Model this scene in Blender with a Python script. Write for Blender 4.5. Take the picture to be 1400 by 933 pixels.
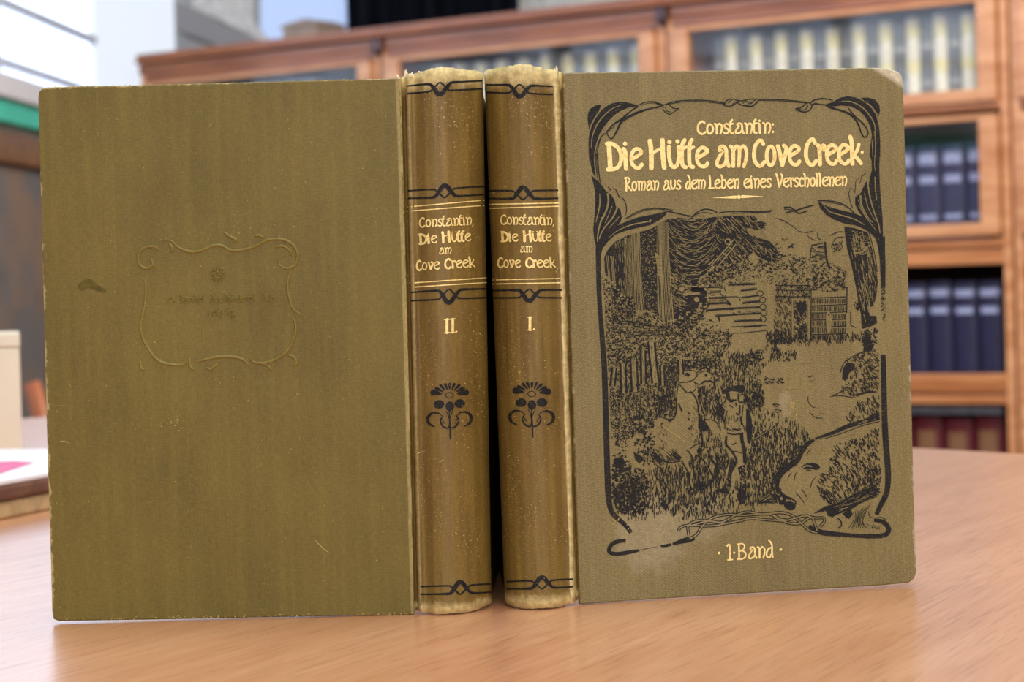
import bpy, math, random
from mathutils import Vector, Matrix
from mathutils.geometry import tessellate_polygon
random.seed(7)
SC = bpy.context.scene
for o in list(bpy.data.objects): bpy.data.objects.remove(o)
COL = SC.collection

# ---------------------------------------------------------------- camera
FPX = 3270.0                      # focal length in pixels of the 1400 px wide frame
EYE = Vector((0.0, 0.0, 0.1205))  # table top is z = 0, the lens looks along +Y
PITCH, ROLL = math.radians(1.156), math.radians(1.6)
FW = Vector((0, math.cos(PITCH), -math.sin(PITCH)))
U0 = Vector((0, math.sin(PITCH), math.cos(PITCH)))
R0 = Vector((1, 0, 0))
CR = R0 * math.cos(ROLL) - U0 * math.sin(ROLL)
CU = R0 * math.sin(ROLL) + U0 * math.cos(ROLL)
cam_data = bpy.data.cameras.new('camera')
cam = bpy.data.objects.new('camera', cam_data); COL.objects.link(cam)
m = Matrix.Identity(4)
for i in range(3):
    m[i][0], m[i][1], m[i][2], m[i][3] = CR[i], CU[i], -FW[i], EYE[i]
cam.matrix_world = m
cam_data.sensor_width = 36.0
cam_data.lens = FPX / 1400.0 * 36.0
cam_data.clip_start, cam_data.clip_end = 0.05, 60
cam_data.dof.use_dof = True
cam_data.dof.focus_distance = 0.905
cam_data.dof.aperture_fstop = 21.0
SC.camera = cam

# ---------------------------------------------------------------- world, lamps, exposure
w = bpy.data.worlds.new('world'); SC.world = w; w.use_nodes = True
bg = w.node_tree.nodes['Background']
bg.inputs[0].default_value = (0.86, 0.93, 1.0, 1); bg.inputs[1].default_value = 0.42
def area(name, loc, target, size, power, color, size_y=None):
    l = bpy.data.lights.new(name, 'AREA'); l.energy = power; l.color = color
    l.shape = 'RECTANGLE'; l.size = size; l.size_y = size_y or size
    o = bpy.data.objects.new(name, l); COL.objects.link(o); o.location = loc
    o.rotation_euler = (Vector(target) - Vector(loc)).to_track_quat('-Z', 'Y').to_euler()
    return o
area('frontal_fill_behind_camera', (0.55, -1.9, 1.30), (0.05, 0.9, 0.1), 1.9, 50, (1.0, 0.96, 0.90), 1.5)  # unseen area light added to light the book covers from the front
area('bookcase_fill', (0.9, 3.0, 2.1), (0.6, 5.6, 0.35), 1.6, 98, (1.0, 0.95, 0.88))  # fill added overhead to brighten the bookcase fronts
area('table_fill', (0.3, 0.9, 2.3), (0.1, 0.8, 0.0), 1.6, 56, (1.0, 0.97, 0.93))  # another added fill, above the table to lift its top
SC.view_settings.view_transform = 'Standard'; SC.view_settings.look = 'None'
SC.view_settings.gamma = 1.0; SC.view_settings.use_curve_mapping = False
SC.view_settings.exposure = 0.0
SC.cycles.use_denoising = True

# ---------------------------------------------------------------- helpers
def ray(px, py):
    return FW + CR * ((px - 700.0) / FPX) + CU * ((466.5 - py) / FPX)
def at_y(px, py, y):
    d = ray(px, py); return EYE + d * (y / d.y)
def at_z(px, py, z):
    d = ray(px, py); return EYE + d * ((z - EYE.z) / d.z)

class MB:
    """collects polygons, then links them as one mesh object"""
    def __init__(s): s.v = []; s.f = []; s.mi = []; s.uv = []
    def vert(s, p, uv=(0, 0)):
        s.v.append(tuple(p)); s.uv.append(uv); return len(s.v) - 1
    def face(s, ids, mi=0): s.f.append(tuple(ids)); s.mi.append(mi)
    def box(s, x0, x1, y0, y1, z0, z1, mi=0):
        b = [s.vert(p) for p in ((x0,y0,z0),(x1,y0,z0),(x1,y1,z0),(x0,y1,z0),(x0,y0,z1),(x1,y0,z1),(x1,y1,z1),(x0,y1,z1))]
        for q in ((3,2,1,0),(4,5,6,7),(0,1,5,4),(1,2,6,5),(2,3,7,6),(3,0,4,7)): s.face([b[i] for i in q], mi)
    def prism(s, pts, d, mi=0):
        """closed outline (3D points) pushed along the vector d"""
        a = [s.vert(p) for p in pts]; b = [s.vert(Vector(p) + d) for p in pts]; n = len(pts)
        s.face(a, mi); s.face(list(reversed(b)), mi)
        for i in range(n): s.face((a[(i+1) % n], a[i], b[i], b[(i+1) % n]), mi)
    def tube(s, pts, r, n=8, mi=0):
        pts = [Vector(p) for p in pts]; rings = []
        for i, p in enumerate(pts):
            t = (pts[min(i+1, len(pts)-1)] - pts[max(i-1, 0)]).normalized()
            a = t.orthogonal().normalized() if i == 0 else (a - t * a.dot(t)).normalized()
            b = t.cross(a); rr = r[i] if isinstance(r, (list, tuple)) else r
            rings.append([s.vert(p + (a * math.cos(k*2*math.pi/n) + b * math.sin(k*2*math.pi/n)) * rr) for k in range(n)])
        for i in range(len(pts)-1):
            for k in range(n): s.face((rings[i][k], rings[i][(k+1) % n], rings[i+1][(k+1) % n], rings[i+1][k]), mi)
        s.face(list(reversed(rings[0])), mi); s.face(rings[-1], mi)
    def build(s, name, mats, parent=None, smooth=False, bevel=0):
        me = bpy.data.meshes.new(name); off = Vector((0, 0, 0))
        if parent is not None and parent.get('_w'): off = Vector(parent['_w'])
        me.from_pydata([tuple(Vector(p) - off) for p in s.v], [], s.f)
        for mt in (mats if isinstance(mats, (list, tuple)) else [mats]): me.materials.append(mt)
        me.polygons.foreach_set('material_index', s.mi)
        if smooth: me.polygons.foreach_set('use_smooth', [True] * len(s.f))
        ul = me.uv_layers.new(name='UVMap')
        for lp in me.loops: ul.data[lp.index].uv = s.uv[lp.vertex_index]
        me.validate(); me.update()
        o = bpy.data.objects.new(name, me); COL.objects.link(o)
        if parent is not None:
            o.parent = parent
            if parent.get('_w'): o['_w'] = tuple(parent['_w'])
        if bevel:
            bv = o.modifiers.new('bevel', 'BEVEL'); bv.width = bevel; bv.segments = 2; bv.limit_method = 'ANGLE'
        return o
def tag(o, label, cat, group=None):
    o['label'] = label; o['category'] = cat
    if group: o['group'] = group
    return o
def empty(name, loc, label, cat, group=None, rz=0.0, world=True):
    """Empty at the base of a thing; world=True: its parts are given in world coordinates"""
    o = bpy.data.objects.new(name, None); COL.objects.link(o); o.location = loc; o.empty_display_size = 0.05
    o.rotation_euler = (0, 0, rz)
    if world: o['_w'] = tuple(loc)
    return tag(o, label, cat, group)
def struct(o): o['kind'] = 'structure'; return o
def cr(pts, step=2.0, closed=False):
    """Catmull-Rom through pts (tuples of any length)"""
    n = len(pts)
    if n < 3 and not closed: 
        a, b = pts; k = max(1, int(math.dist(a[:2], b[:2]) / (step * 3)))
        return [tuple(a[j] + (b[j] - a[j]) * i / k for j in range(len(a))) for i in range(k + 1)]
    out = []; rng = range(n if closed else n - 1)
    for i in rng:
        P = [pts[(i + k) % n] if closed else pts[min(max(i + k, 0), n - 1)] for k in (-1, 0, 1, 2)]
        d = math.dist(P[1][:2], P[2][:2]); k = max(2, min(14, int(d / step)))
        for j in range(k):
            t = j / k
            out.append(tuple(0.5 * (2*b + (c - a)*t + (2*a - 5*b + 4*c - e)*t*t + (3*b - a - 3*c + e)*t**3) for a, b, c, e in zip(*P)))
    if not closed: out.append(tuple(pts[-1]))
    return out

# ---------------------------------------------------------------- node materials
class NM:
    def __init__(s, name):
        s.m = bpy.data.materials.new(name); s.m.use_nodes = True; s.t = s.m.node_tree
        s.b = s.t.nodes['Principled BSDF']; s.out = s.t.nodes['Material Output']
    def n(s, typ, **kw):
        x = s.t.nodes.new(typ)
        for k, v in kw.items(): setattr(x, k, v)
        return x
    def put(s, inp, v):
        if isinstance(v, bpy.types.NodeSocket): s.t.links.new(v, inp)
        elif isinstance(v, (tuple, list)) and len(v) == 3 and inp.type == 'RGBA': inp.default_value = (*v, 1)
        else: inp.default_value = v
    def uv(s): return s.n('ShaderNodeUVMap', uv_map='UVMap').outputs[0]
    def obj(s): return s.n('ShaderNodeTexCoord').outputs['Object']
    def mapv(s, vec, scale=(1,1,1), rot=(0,0,0), loc=(0,0,0)):
        x = s.n('ShaderNodeMapping'); s.put(x.inputs[0], vec); x.inputs[1].default_value = loc
        x.inputs[2].default_value = rot; x.inputs[3].default_value = scale; return x.outputs[0]
    def noise(s, vec, scale, detail=3, rough=0.55, dist=0.0):
        x = s.n('ShaderNodeTexNoise'); s.put(x.inputs['Vector'], vec); x.inputs['Scale'].default_value = scale
        x.inputs['Detail'].default_value = detail; x.inputs['Roughness'].default_value = rough
        x.inputs['Distortion'].default_value = dist; return x.outputs[0]
    def wave(s, vec, scale, dist=0.0, detail=2, dscale=1.0):
        x = s.n('ShaderNodeTexWave'); s.put(x.inputs['Vector'], vec); x.inputs['Scale'].default_value = scale
        x.inputs['Distortion'].default_value = dist; x.inputs['Detail'].default_value = detail
        x.inputs['Detail Scale'].default_value = dscale; return x.outputs['Fac']
    def math(s, op, a, b=0.0, clamp=False):
        x = s.n('ShaderNodeMath', operation=op, use_clamp=clamp); s.put(x.inputs[0], a); s.put(x.inputs[1], b); return x.outputs[0]
    def step(s, v, lo, hi, a=0.0, b=1.0):
        x = s.n('ShaderNodeMapRange', interpolation_type='SMOOTHSTEP'); s.put(x.inputs[0], v)
        for i, q in zip((1, 2, 3, 4), (lo, hi, a, b)): s.put(x.inputs[i], q)
        return x.outputs[0]
    def mix(s, f, a, b, mode='MIX'):
        x = s.n('ShaderNodeMix', data_type='RGBA', blend_type=mode); s.put(x.inputs[0], f); s.put(x.inputs[6], a); s.put(x.inputs[7], b); return x.outputs[2]
    def sep(s, vec):
        x = s.n('ShaderNodeSeparateXYZ'); s.put(x.inputs[0], vec); return x.outputs
    def bump(s, h, strength, dist):
        x = s.n('ShaderNodeBump'); s.put(x.inputs['Height'], h); x.inputs['Strength'].default_value = strength
        x.inputs['Distance'].default_value = dist; s.put(s.b.inputs['Normal'], x.outputs[0])
    def fin(s, color, rough=0.6, spec=0.5, metal=0.0):
        s.put(s.b.inputs['Base Color'], color); s.put(s.b.inputs['Roughness'], rough)
        s.put(s.b.inputs['Specular IOR Level'], spec); s.put(s.b.inputs['Metallic'], metal); return s.m
def srgb(r, g, b):
    return tuple((c/255/12.92 if c <= 10 else ((c/255 + .055)/1.055)**2.4) for c in (r, g, b))

def cloth(name, W, H, base, dark, pale, twill=0.0, edge=0.0012, rubs=(), corner=None, u_band=None, ends=None, mott=0.35, thread=0.5, hi=0.07, spkf=0.55, spkt=0.66):
    """book cloth; UV is in metres over the board"""
    k = NM(name); uv = k.uv(); S = k.sep(uv); u, v = S[0], S[1]
    big = k.noise(k.mapv(uv, (22, 14, 1)), 1.0, 4, 0.6)
    streak = k.noise(k.mapv(uv, (260, 16, 1)), 1.0, 3, 0.6)
    col = k.mix(k.step(big, 0.3, 0.72), base, dark)
    col = k.mix(k.math('MULTIPLY', k.step(streak, 0.38, 0.75), mott), col, tuple(min(1, c * 1.35) for c in base))
    if twill:
        th = k.wave(k.mapv(uv, (1, 1, 1), (0, 0, math.radians(-52))), 380, 3.0, 2, 90)
        w2 = k.noise(k.mapv(uv, (700, 2200, 1), (0, 0, math.radians(40))), 1.0, 2, 0.6)
        th = k.math('ADD', k.math('MULTIPLY', th, 0.20), k.math('MULTIPLY', w2, 0.82))
    else:
        w1 = k.noise(k.mapv(uv, (2400, 420, 1)), 1.0, 2, 0.6); w2 = k.noise(k.mapv(uv, (420, 2400, 1)), 1.0, 2, 0.6)
        th = k.math('MULTIPLY', k.math('ADD', w1, w2), 0.5)
    f = k.step(th, 0.35, 0.68)
    col = k.mix(k.math('MULTIPLY', f, thread), k.mix(0.30, col, (0, 0, 0)), k.mix(hi, col, pale))
    spk = k.noise(k.mapv(uv, (950, 950, 1)), 1.0, 2, 0.7); area_n = k.noise(k.mapv(uv, (40, 30, 1)), 1.0, 3)
    spk = k.math('MULTIPLY', k.step(spk, spkt, spkt + 0.12), k.step(area_n, 0.42, 0.7))
    col = k.mix(k.math('MULTIPLY', spk, spkf), col, pale)
    fine = k.noise(k.mapv(uv, (330, 330, 1)), 1.0, 4, 0.65)
    wear = None
    def add(x):
        nonlocal wear
        wear = x if wear is None else k.math('MAXIMUM', wear, x)
    if edge:
        d = k.math('MINIMUM', k.math('MINIMUM', u, k.math('SUBTRACT', W, u)), k.math('MINIMUM', v, k.math('SUBTRACT', H, v)))
        lo = k.noise(k.mapv(uv, (75, 75, 1)), 1.0, 3, 0.6)
        d = k.math('ADD', d, k.math('MULTIPLY', k.step(lo, 0.4, 0.62, 1.0, -0.25), 0.0007))
        add(k.step(k.math('ADD', d, k.math('MULTIPLY', k.math('SUBTRACT', fine, 0.5), 0.0035)), 0.0, edge, 0.6, 0.0))
    for (cu, cv, ru, rv, st) in rubs:
        du = k.math('DIVIDE', k.math('SUBTRACT', u, cu), ru); dv = k.math('DIVIDE', k.math('SUBTRACT', v, cv), rv)
        d = k.math('SQRT', k.math('ADD', k.math('MULTIPLY', du, du), k.math('MULTIPLY', dv, dv)))
        d = k.math('ADD', d, k.math('MULTIPLY', k.math('SUBTRACT', k.noise(k.mapv(uv, (120, 120, 1)), 1.0, 4, 0.7), 0.5), 1.1))
        add(k.step(d, 0.55, 1.0, st, 0.0))
    if corner:
        cu, cv, r, sl = corner     # worn corner: straight-ish cut line
        d = k.math('ADD', k.math('MULTIPLY', k.math('SUBTRACT', cu, u), sl), k.math('SUBTRACT', cv, v))
        d = k.math('ADD', d, k.math('MULTIPLY', k.math('SUBTRACT', fine, 0.5), 0.003))
        add(k.step(d, r * 0.75, r * 1.15, 1.0, 0.0))
    if u_band:
        for (c, hw, st) in u_band:
            d = k.math('ABSOLUTE', k.math('SUBTRACT', u, c)); d = k.math('ADD', d, k.math('MULTIPLY', k.math('SUBTRACT', k.noise(k.mapv(uv, (500, 60, 1)), 1.0, 3, 0.6), 0.5), hw * 1.5))
            add(k.step(d, hw * 0.5, hw * 1.1, st, 0.0))
    if ends:
        top, bot = ends
        nn = k.math('MULTIPLY', k.math('SUBTRACT', k.noise(k.mapv(uv, (200, 140, 1)), 1.0, 5, 0.7), 0.5), 0.008)
        add(k.step(k.math('ADD', k.math('SUBTRACT', H, v), nn), top * 0.3, top * 1.3, 0.85, 0.0))
        add(k.step(k.math('ADD', v, nn), bot * 0.3, bot * 1.3, 0.85, 0.0))
    if wear is not None:
        wc = k.mix(k.step(fine, 0.35, 0.7), tuple(c * 0.62 for c in pale), pale)
        col = k.mix(wear, col, wc)
    k.bump(th, 0.3, 0.0004)
    return k.fin(col, 0.5, 0.45)
# ---------------------------------------------------------------- materials
def plain(name, col, rough=0.6, spec=0.4, var=0.15, scale=30, metal=0.0):
    k = NM(name); n = k.noise(k.obj(), scale, 4)
    c = k.mix(k.step(n, 0.3, 0.7), tuple(x * (1 - var) for x in col), tuple(min(1, x * (1 + var)) for x in col))
    return k.fin(c, rough, spec, metal)
def wood(name, a, b, rough=0.35, scale=(3, 60, 60), coat=0.3):
    k = NM(name); v = k.mapv(k.obj(), scale)
    n = k.noise(v, 1.0, 5, 0.6, 0.6); c = k.mix(k.step(n, 0.3, 0.7), a, b)
    k.b.inputs['Coat Weight'].default_value = coat; k.b.inputs['Coat Roughness'].default_value = 0.2
    return k.fin(c, rough, 0.4)
def emit(name, col, strength):
    k = NM(name); k.put(k.b.inputs['Emission Color'], col); k.b.inputs['Emission Strength'].default_value = strength
    return k.fin(tuple(c * 0.15 for c in col), 0.5, 0.1)
OLIVE, OLIVE_D, PALE = srgb(125, 109, 38), srgb(109, 93, 26), srgb(238, 216, 152)
SP, SP_D = srgb(134, 108, 46), srgb(106, 78, 24)
def ink():
    k = NM('printing_ink'); uv = k.uv()
    w2 = k.noise(k.mapv(uv, (900, 2600, 1), (0, 0, math.radians(40))), 1.0, 2, 0.6); n = k.noise(k.mapv(uv, (90, 90, 1)), 1.0, 3)
    f = k.math('MULTIPLY', k.step(w2, 0.50, 0.66), k.step(n, 0.3, 0.7, 0.15, 0.6))
    return k.fin(k.mix(f, srgb(25, 26, 30), srgb(98, 88, 58)), 0.6, 0.22)
INK = ink()
def gold():
    k = NM('gold_leaf'); n = k.noise(k.obj(), 700, 3, 0.7)
    c = k.mix(k.step(n, 0.3, 0.55), srgb(230, 186, 104), srgb(255, 232, 156))
    return k.fin(c, 0.4, 0.6, 0.12)
GOLD = gold()
STAIN = plain('dark_stain', srgb(88, 76, 26), 0.6, 0.3, 0.3, 300)
SCUFF = plain('scuffed_cloth', srgb(176, 158, 98), 0.8, 0.2, 0.2, 600)
PAPER = plain('aged_page_edges', srgb(205, 186, 146), 0.8, 0.2, 0.12, 400)
FLY = plain('endpaper', srgb(206, 196, 172), 0.8, 0.2)
def table_mat():
    k = NM('table_veneer'); v = k.mapv(k.obj(), (1, 1, 1), (0, 0, math.radians(-66)))
    g1 = k.noise(k.mapv(v, (12, 260, 1)), 1.0, 5, 0.65, 0.4); g2 = k.noise(k.mapv(v, (2.5, 16, 1)), 1.0, 4, 0.6, 1.2)
    pore = k.noise(k.mapv(v, (30, 700, 1)), 1.0, 2, 0.6)
    c = k.mix(k.step(g2, 0.3, 0.72), srgb(220, 160, 118), srgb(204, 140, 98))
    c = k.mix(k.math('MULTIPLY', k.step(g1, 0.4, 0.75), 0.32), c, srgb(238, 190, 152))
    c = k.mix(k.math('MULTIPLY', k.step(pore, 0.52, 0.7), 0.4), c, srgb(150, 92, 62))
    k.b.inputs['Coat Weight'].default_value = 1.0; k.b.inputs['Coat Roughness'].default_value = 0.25; k.b.inputs['Coat IOR'].default_value = 1.5
    k.bump(g1, 0.08, 0.0006)
    return k.fin(c, 0.42, 0.4)
TABLE = table_mat()
CASE = wood('bookcase_wood', srgb(208, 152, 108), srgb(178, 116, 72), 0.35, (4, 4, 30), 0.35)
CASE_H = wood('bookcase_rail_wood', srgb(196, 132, 84), srgb(158, 94, 50), 0.35, (4, 30, 40), 0.35)
CORN = wood('cornice_wood', srgb(152, 88, 46), srgb(116, 60, 26), 0.3, (4, 30, 40), 0.35)
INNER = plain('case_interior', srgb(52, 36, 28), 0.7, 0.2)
def glass_mat():
    k = NM('door_glass'); tr = k.n('ShaderNodeBsdfTransparent'); gl = k.n('ShaderNodeBsdfGlossy'); gl.inputs['Roughness'].default_value = 0.06
    n = k.noise(k.obj(), 5, 3); mx = k.n('ShaderNodeMixShader'); k.put(mx.inputs[0], k.step(n, 0.2, 0.8, 0.02, 0.05))
    k.t.links.new(tr.outputs[0], mx.inputs[1]); k.t.links.new(gl.outputs[0], mx.inputs[2]); k.t.links.new(mx.outputs[0], k.out.inputs[0])
    return k.m
GLASS = glass_mat()
KNOB = plain('dark_brass', srgb(70, 55, 60), 0.3, 0.5, 0.1, 40, 0.7)
CREAM = plain('cream_binding', srgb(212, 206, 184), 0.5, 0.4, 0.15, 60)
DARKB = plain('black_binding', srgb(92, 92, 88), 0.5, 0.4, 0.3, 60)
YELL = plain('gold_label', srgb(212, 202, 150), 0.5, 0.4, 0.15, 80)
GREYL = plain('grey_label', srgb(140, 138, 132), 0.5, 0.4, 0.2, 80)
BLUE = plain('blue_binding', srgb(46, 50, 82), 0.45, 0.4, 0.2, 50)
NAVY = plain('navy_binding', srgb(34, 33, 62), 0.45, 0.4, 0.2, 50)
SILV = plain('silver_title', srgb(150, 156, 190), 0.5, 0.4, 0.25, 120)
MAROON = plain('maroon_binding', srgb(92, 26, 34), 0.45, 0.4, 0.2, 50)
BRONZE = plain('bronze_title', srgb(122, 86, 58), 0.5, 0.4, 0.25, 120)
WALL = plain('wall_paint', srgb(228, 226, 232), 0.9, 0.1, 0.04, 3)
GREEN = plain('green_ledge_paint', srgb(84, 210, 186), 0.6, 0.3, 0.06, 10)
FRAME = wood('picture_frame_wood', srgb(142, 100, 54), srgb(104, 66, 34), 0.45, (6, 40, 40))
def canvas():
    k = NM('picture_canvas'); n = k.noise(k.obj(), 3.2, 4, 0.6); m2 = k.noise(k.obj(), 9, 3)
    c = k.mix(k.step(n, 0.42, 0.62), srgb(118, 116, 116), srgb(144, 122, 106)); c = k.mix(k.math('MULTIPLY', k.step(m2, 0.5, 0.8), 0.5), c, srgb(76, 72, 70))
    return k.fin(c, 0.7, 0.2)
CANVAS = canvas()
SKY = emit('daylight_pane', (0.66, 0.78, 1.0), 2.9)
PILLAR_GLOW = emit('glowing_pillar_white', (0.83, 0.90, 1.0), 0.93)  # glow put into white pillar paint in place of light falling on it
def slat_sky():
    k = NM('louvred_daylight'); o = k.mapv(k.obj(), (1, 1, 1), (0, math.radians(28), 0)); wv = k.wave(k.mapv(o, (0, 0, 1)), 7)
    c = k.mix(k.step(wv, 0.3, 0.8), (0.50, 0.64, 1.0), (0.66, 0.78, 1.0))
    k.put(k.b.inputs['Emission Color'], c); k.b.inputs['Emission Strength'].default_value = 0.85
    return k.fin((0.2, 0.25, 0.3), 0.5, 0.2)
LOUV = slat_sky()
BAR = plain('window_bar_paint', srgb(196, 200, 212), 0.6, 0.3)
NAVYC = plain('dark_curtain', srgb(22, 24, 34), 0.9, 0.1, 0.2, 6)
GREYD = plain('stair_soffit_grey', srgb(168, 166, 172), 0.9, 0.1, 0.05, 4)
FLOOR = wood('floorboards', srgb(140, 104, 76), srgb(104, 74, 52), 0.5, (30, 3, 1))
CARTON = plain('grey_carton', srgb(138, 122, 108), 0.85, 0.1, 0.12, 30)
IVORY = plain('ivory_board', srgb(224, 214, 196), 0.8, 0.2, 0.05, 20)
BROWNC = plain('worn_brown_cover', srgb(118, 84, 68), 0.7, 0.2, 0.25, 40)
TAN = plain('tan_page_edges', srgb(196, 170, 128), 0.8, 0.1, 0.15, 90)
WHITE = plain('white_paper', srgb(242, 242, 248), 0.7, 0.2, 0.02, 30)
PINK = plain('pink_print', srgb(222, 116, 160), 0.7, 0.2, 0.1, 30)
CHAIR = wood('chair_wood', srgb(176, 100, 58), srgb(134, 70, 36), 0.4, (20, 20, 4))
SEATM = plain('chair_seat_leather', srgb(60, 44, 34), 0.5, 0.4)
# ---------------------------------------------------------------- printing on curved and flat boards
def K(x0, y0, s):
    """points read off an enlargement of the photograph: origin and magnification"""
    return lambda *p: [(x0 + a / s, y0 + b / s) + tuple(r) for a, b, *r in p]
def inside(p, poly):
    x, y = p; c = False; j = len(poly) - 1
    for i in range(len(poly)):
        xi, yi, xj, yj = poly[i][0], poly[i][1], poly[j][0], poly[j][1]
        if (yi > y) != (yj > y) and x < (xj - xi) * (y - yi) / (yj - yi) + xi: c = not c
        j = i
    return c
class Art:
    """draws ribbons and filled shapes lying on a surface; surf(px, py, off) -> point, uv"""
    def __init__(s, surf): s.surf = surf; s.mb = MB(); s.lift = 0.00010; s.wk = 1.0; s.curved = False; s.k = 0
    def p(s, x, y, dz=0.0):
        P, uv = s.surf(x, y, s.lift + dz); return s.mb.vert(P, uv)
    def up(s):
        s.k = (s.k + 1) % 16; return s.k * 4e-6
    def line(s, pts, w=1.0, mi=0, smooth=True, taper=0.0, closed=False, dz=0.0, jit=0.0):
        dz += s.up()
        if jit: pts = [(a + random.uniform(-jit, jit), b + random.uniform(-jit, jit)) for a, b, *_ in pts]
        q = cr([tuple(x[:2]) for x in pts], 2.0, closed) if smooth and len(pts) > 2 else [tuple(x[:2]) for x in pts]
        if closed: q = q + [q[0]]
        n = len(q); ws = w if isinstance(w, (list, tuple)) else None
        L = R = None
        for i, (x, y) in enumerate(q):
            a, b = q[max(i-1, 0)], q[min(i+1, n-1)]; dx, dy = b[0]-a[0], b[1]-a[1]; d = math.hypot(dx, dy) or 1
            t = i / max(1, n-1)
            if ws: f = t * (len(ws)-1); k = min(int(f), len(ws)-2); ww = ws[k] + (ws[k+1]-ws[k]) * (f-k)
            else: ww = w
            ww *= s.wk
            if taper: ww *= min(1.0, 0.15 + min(t, 1-t) / taper)
            ox, oy = -dy/d*ww/2, dx/d*ww/2
            l, r = s.p(x+ox, y+oy, dz), s.p(x-ox, y-oy, dz)
            if L is not None: s.mb.face((L, R, r, l), mi)
            L, R = l, r
    def fill(s, pts, mi=0, smooth=False, dz=0.0):
        q = cr([tuple(x[:2]) for x in pts], 3.0, True) if smooth else [tuple(x[:2]) for x in pts]
        dz += s.up()
        if s.curved: return s.strips(q, mi, dz)
        ids = [s.p(x, y, dz) for x, y in q]
        for t in tessellate_polygon([[Vector((x, y, 0)) for x, y in q]]): s.mb.face([ids[i] for i in t], mi)
    def strips(s, q, mi, dz):
        x0, x1 = min(p[0] for p in q), max(p[0] for p in q); n = max(2, int((x1 - x0) / 0.8)); cols = []
        for i in range(n + 1):
            x = x0 + (x1 - x0) * (0.001 + 0.998 * i / n); ys = []
            for (a, b), (c, d) in zip(q, q[1:] + q[:1]):
                if (a > x) != (c > x): ys.append(b + (d - b) * (x - a) / (c - a))
            ys.sort(); cols.append((x, ys))
        for (xa, ya), (xb, yb) in zip(cols, cols[1:]):
            if not ya or not yb: continue
            if len(ya) != len(yb): ya, yb = [ya[0], ya[-1]], [yb[0], yb[-1]]
            for j in range(0, len(ya) - 1, 2):
                s.mb.face((s.p(xa, ya[j], dz), s.p(xa, ya[j+1], dz), s.p(xb, yb[j+1], dz), s.p(xb, yb[j], dz)), mi)
    def dot(s, x, y, r, mi=0, dz=0.0, n=10, ry=None):
        s.fill([(x + r*math.cos(2*math.pi*i/n), y + (ry or r)*math.sin(2*math.pi*i/n)) for i in range(n)], mi, dz=dz)
    def blob(s, x, y, r, mi=0, dz=0.0, asp=1.0, ang=None):
        dz += s.up()
        a0 = random.uniform(0, 6.28) if ang is None else ang; n = 5; pts = []
        for i in range(n):
            t = 6.283 * i / n; rr = r * random.uniform(0.6, 1.25); u, v = rr*math.cos(t)*asp, rr*math.sin(t)
            pts.append((x + u*math.cos(a0) - v*math.sin(a0), y + u*math.sin(a0) + v*math.cos(a0)))
        c = s.p(x, y, dz); ids = [s.p(*q, dz) for q in pts]
        for i in range(n): s.mb.face((c, ids[i], ids[(i+1) % n]), mi)
    def scatter(s, poly, dens, r, excl=(), mi=0, dz=0.0, asp=1.3, clump=0.0):
        xs = [p[0] for p in poly]; ys = [p[1] for p in poly]; x0, x1, y0, y1 = min(xs), max(xs), min(ys), max(ys)
        if mi == 0: r *= .78; dens = min(.95, dens*1.55)
        n = int((x1-x0)*(y1-y0)*dens/(2.6*r*r))
        for _ in range(n):
            q = (random.uniform(x0, x1), random.uniform(y0, y1))
            if clump and math.sin(q[0]*0.42+1.3*math.sin(q[1]*0.31)) * math.sin(q[1]*0.37+1.7*math.sin(q[0]*0.23)) < random.uniform(-1, 1) * (1-clump) - 0.15*clump: continue
            if inside(q, poly) and not any(inside(q, e) for e in excl): s.blob(q[0], q[1], r*random.uniform(0.6, 1.35), mi, dz, asp)
    def hatch(s, poly, ang, gap, w, ln, excl=(), mi=0, dz=0.0, ja=0.12, keep=1.0, bend=0.0):
        """broken strokes of direction ang (radians, function of x, y or number) filling poly"""
        xs = [p[0] for p in poly]; ys = [p[1] for p in poly]; x0, x1, y0, y1 = min(xs), max(xs), min(ys), max(ys)
        if mi == 0: gap *= .74; w *= .9
        n = int((x1-x0)*(y1-y0)/(gap*ln)*keep)
        for _ in range(n):
            x, y = random.uniform(x0, x1), random.uniform(y0, y1)
            if not inside((x, y), poly) or any(inside((x, y), e) for e in excl): continue
            a = (ang(x, y) if callable(ang) else ang) + random.uniform(-ja, ja); l = ln*random.uniform(0.5, 1.2)/2
            ca, sa = math.cos(a)*l, math.sin(a)*l; bx, by = -sa*bend, ca*bend
            ends = [(x-ca, y-sa), (x+bx, y+by), (x+ca, y+sa)]
            if any(inside(e[:2], E) for e in (ends[0], ends[2]) for E in excl): continue
            s.line(ends, w*random.uniform(0.7, 1.25), mi, smooth=False, taper=0.0, dz=dz)

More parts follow.
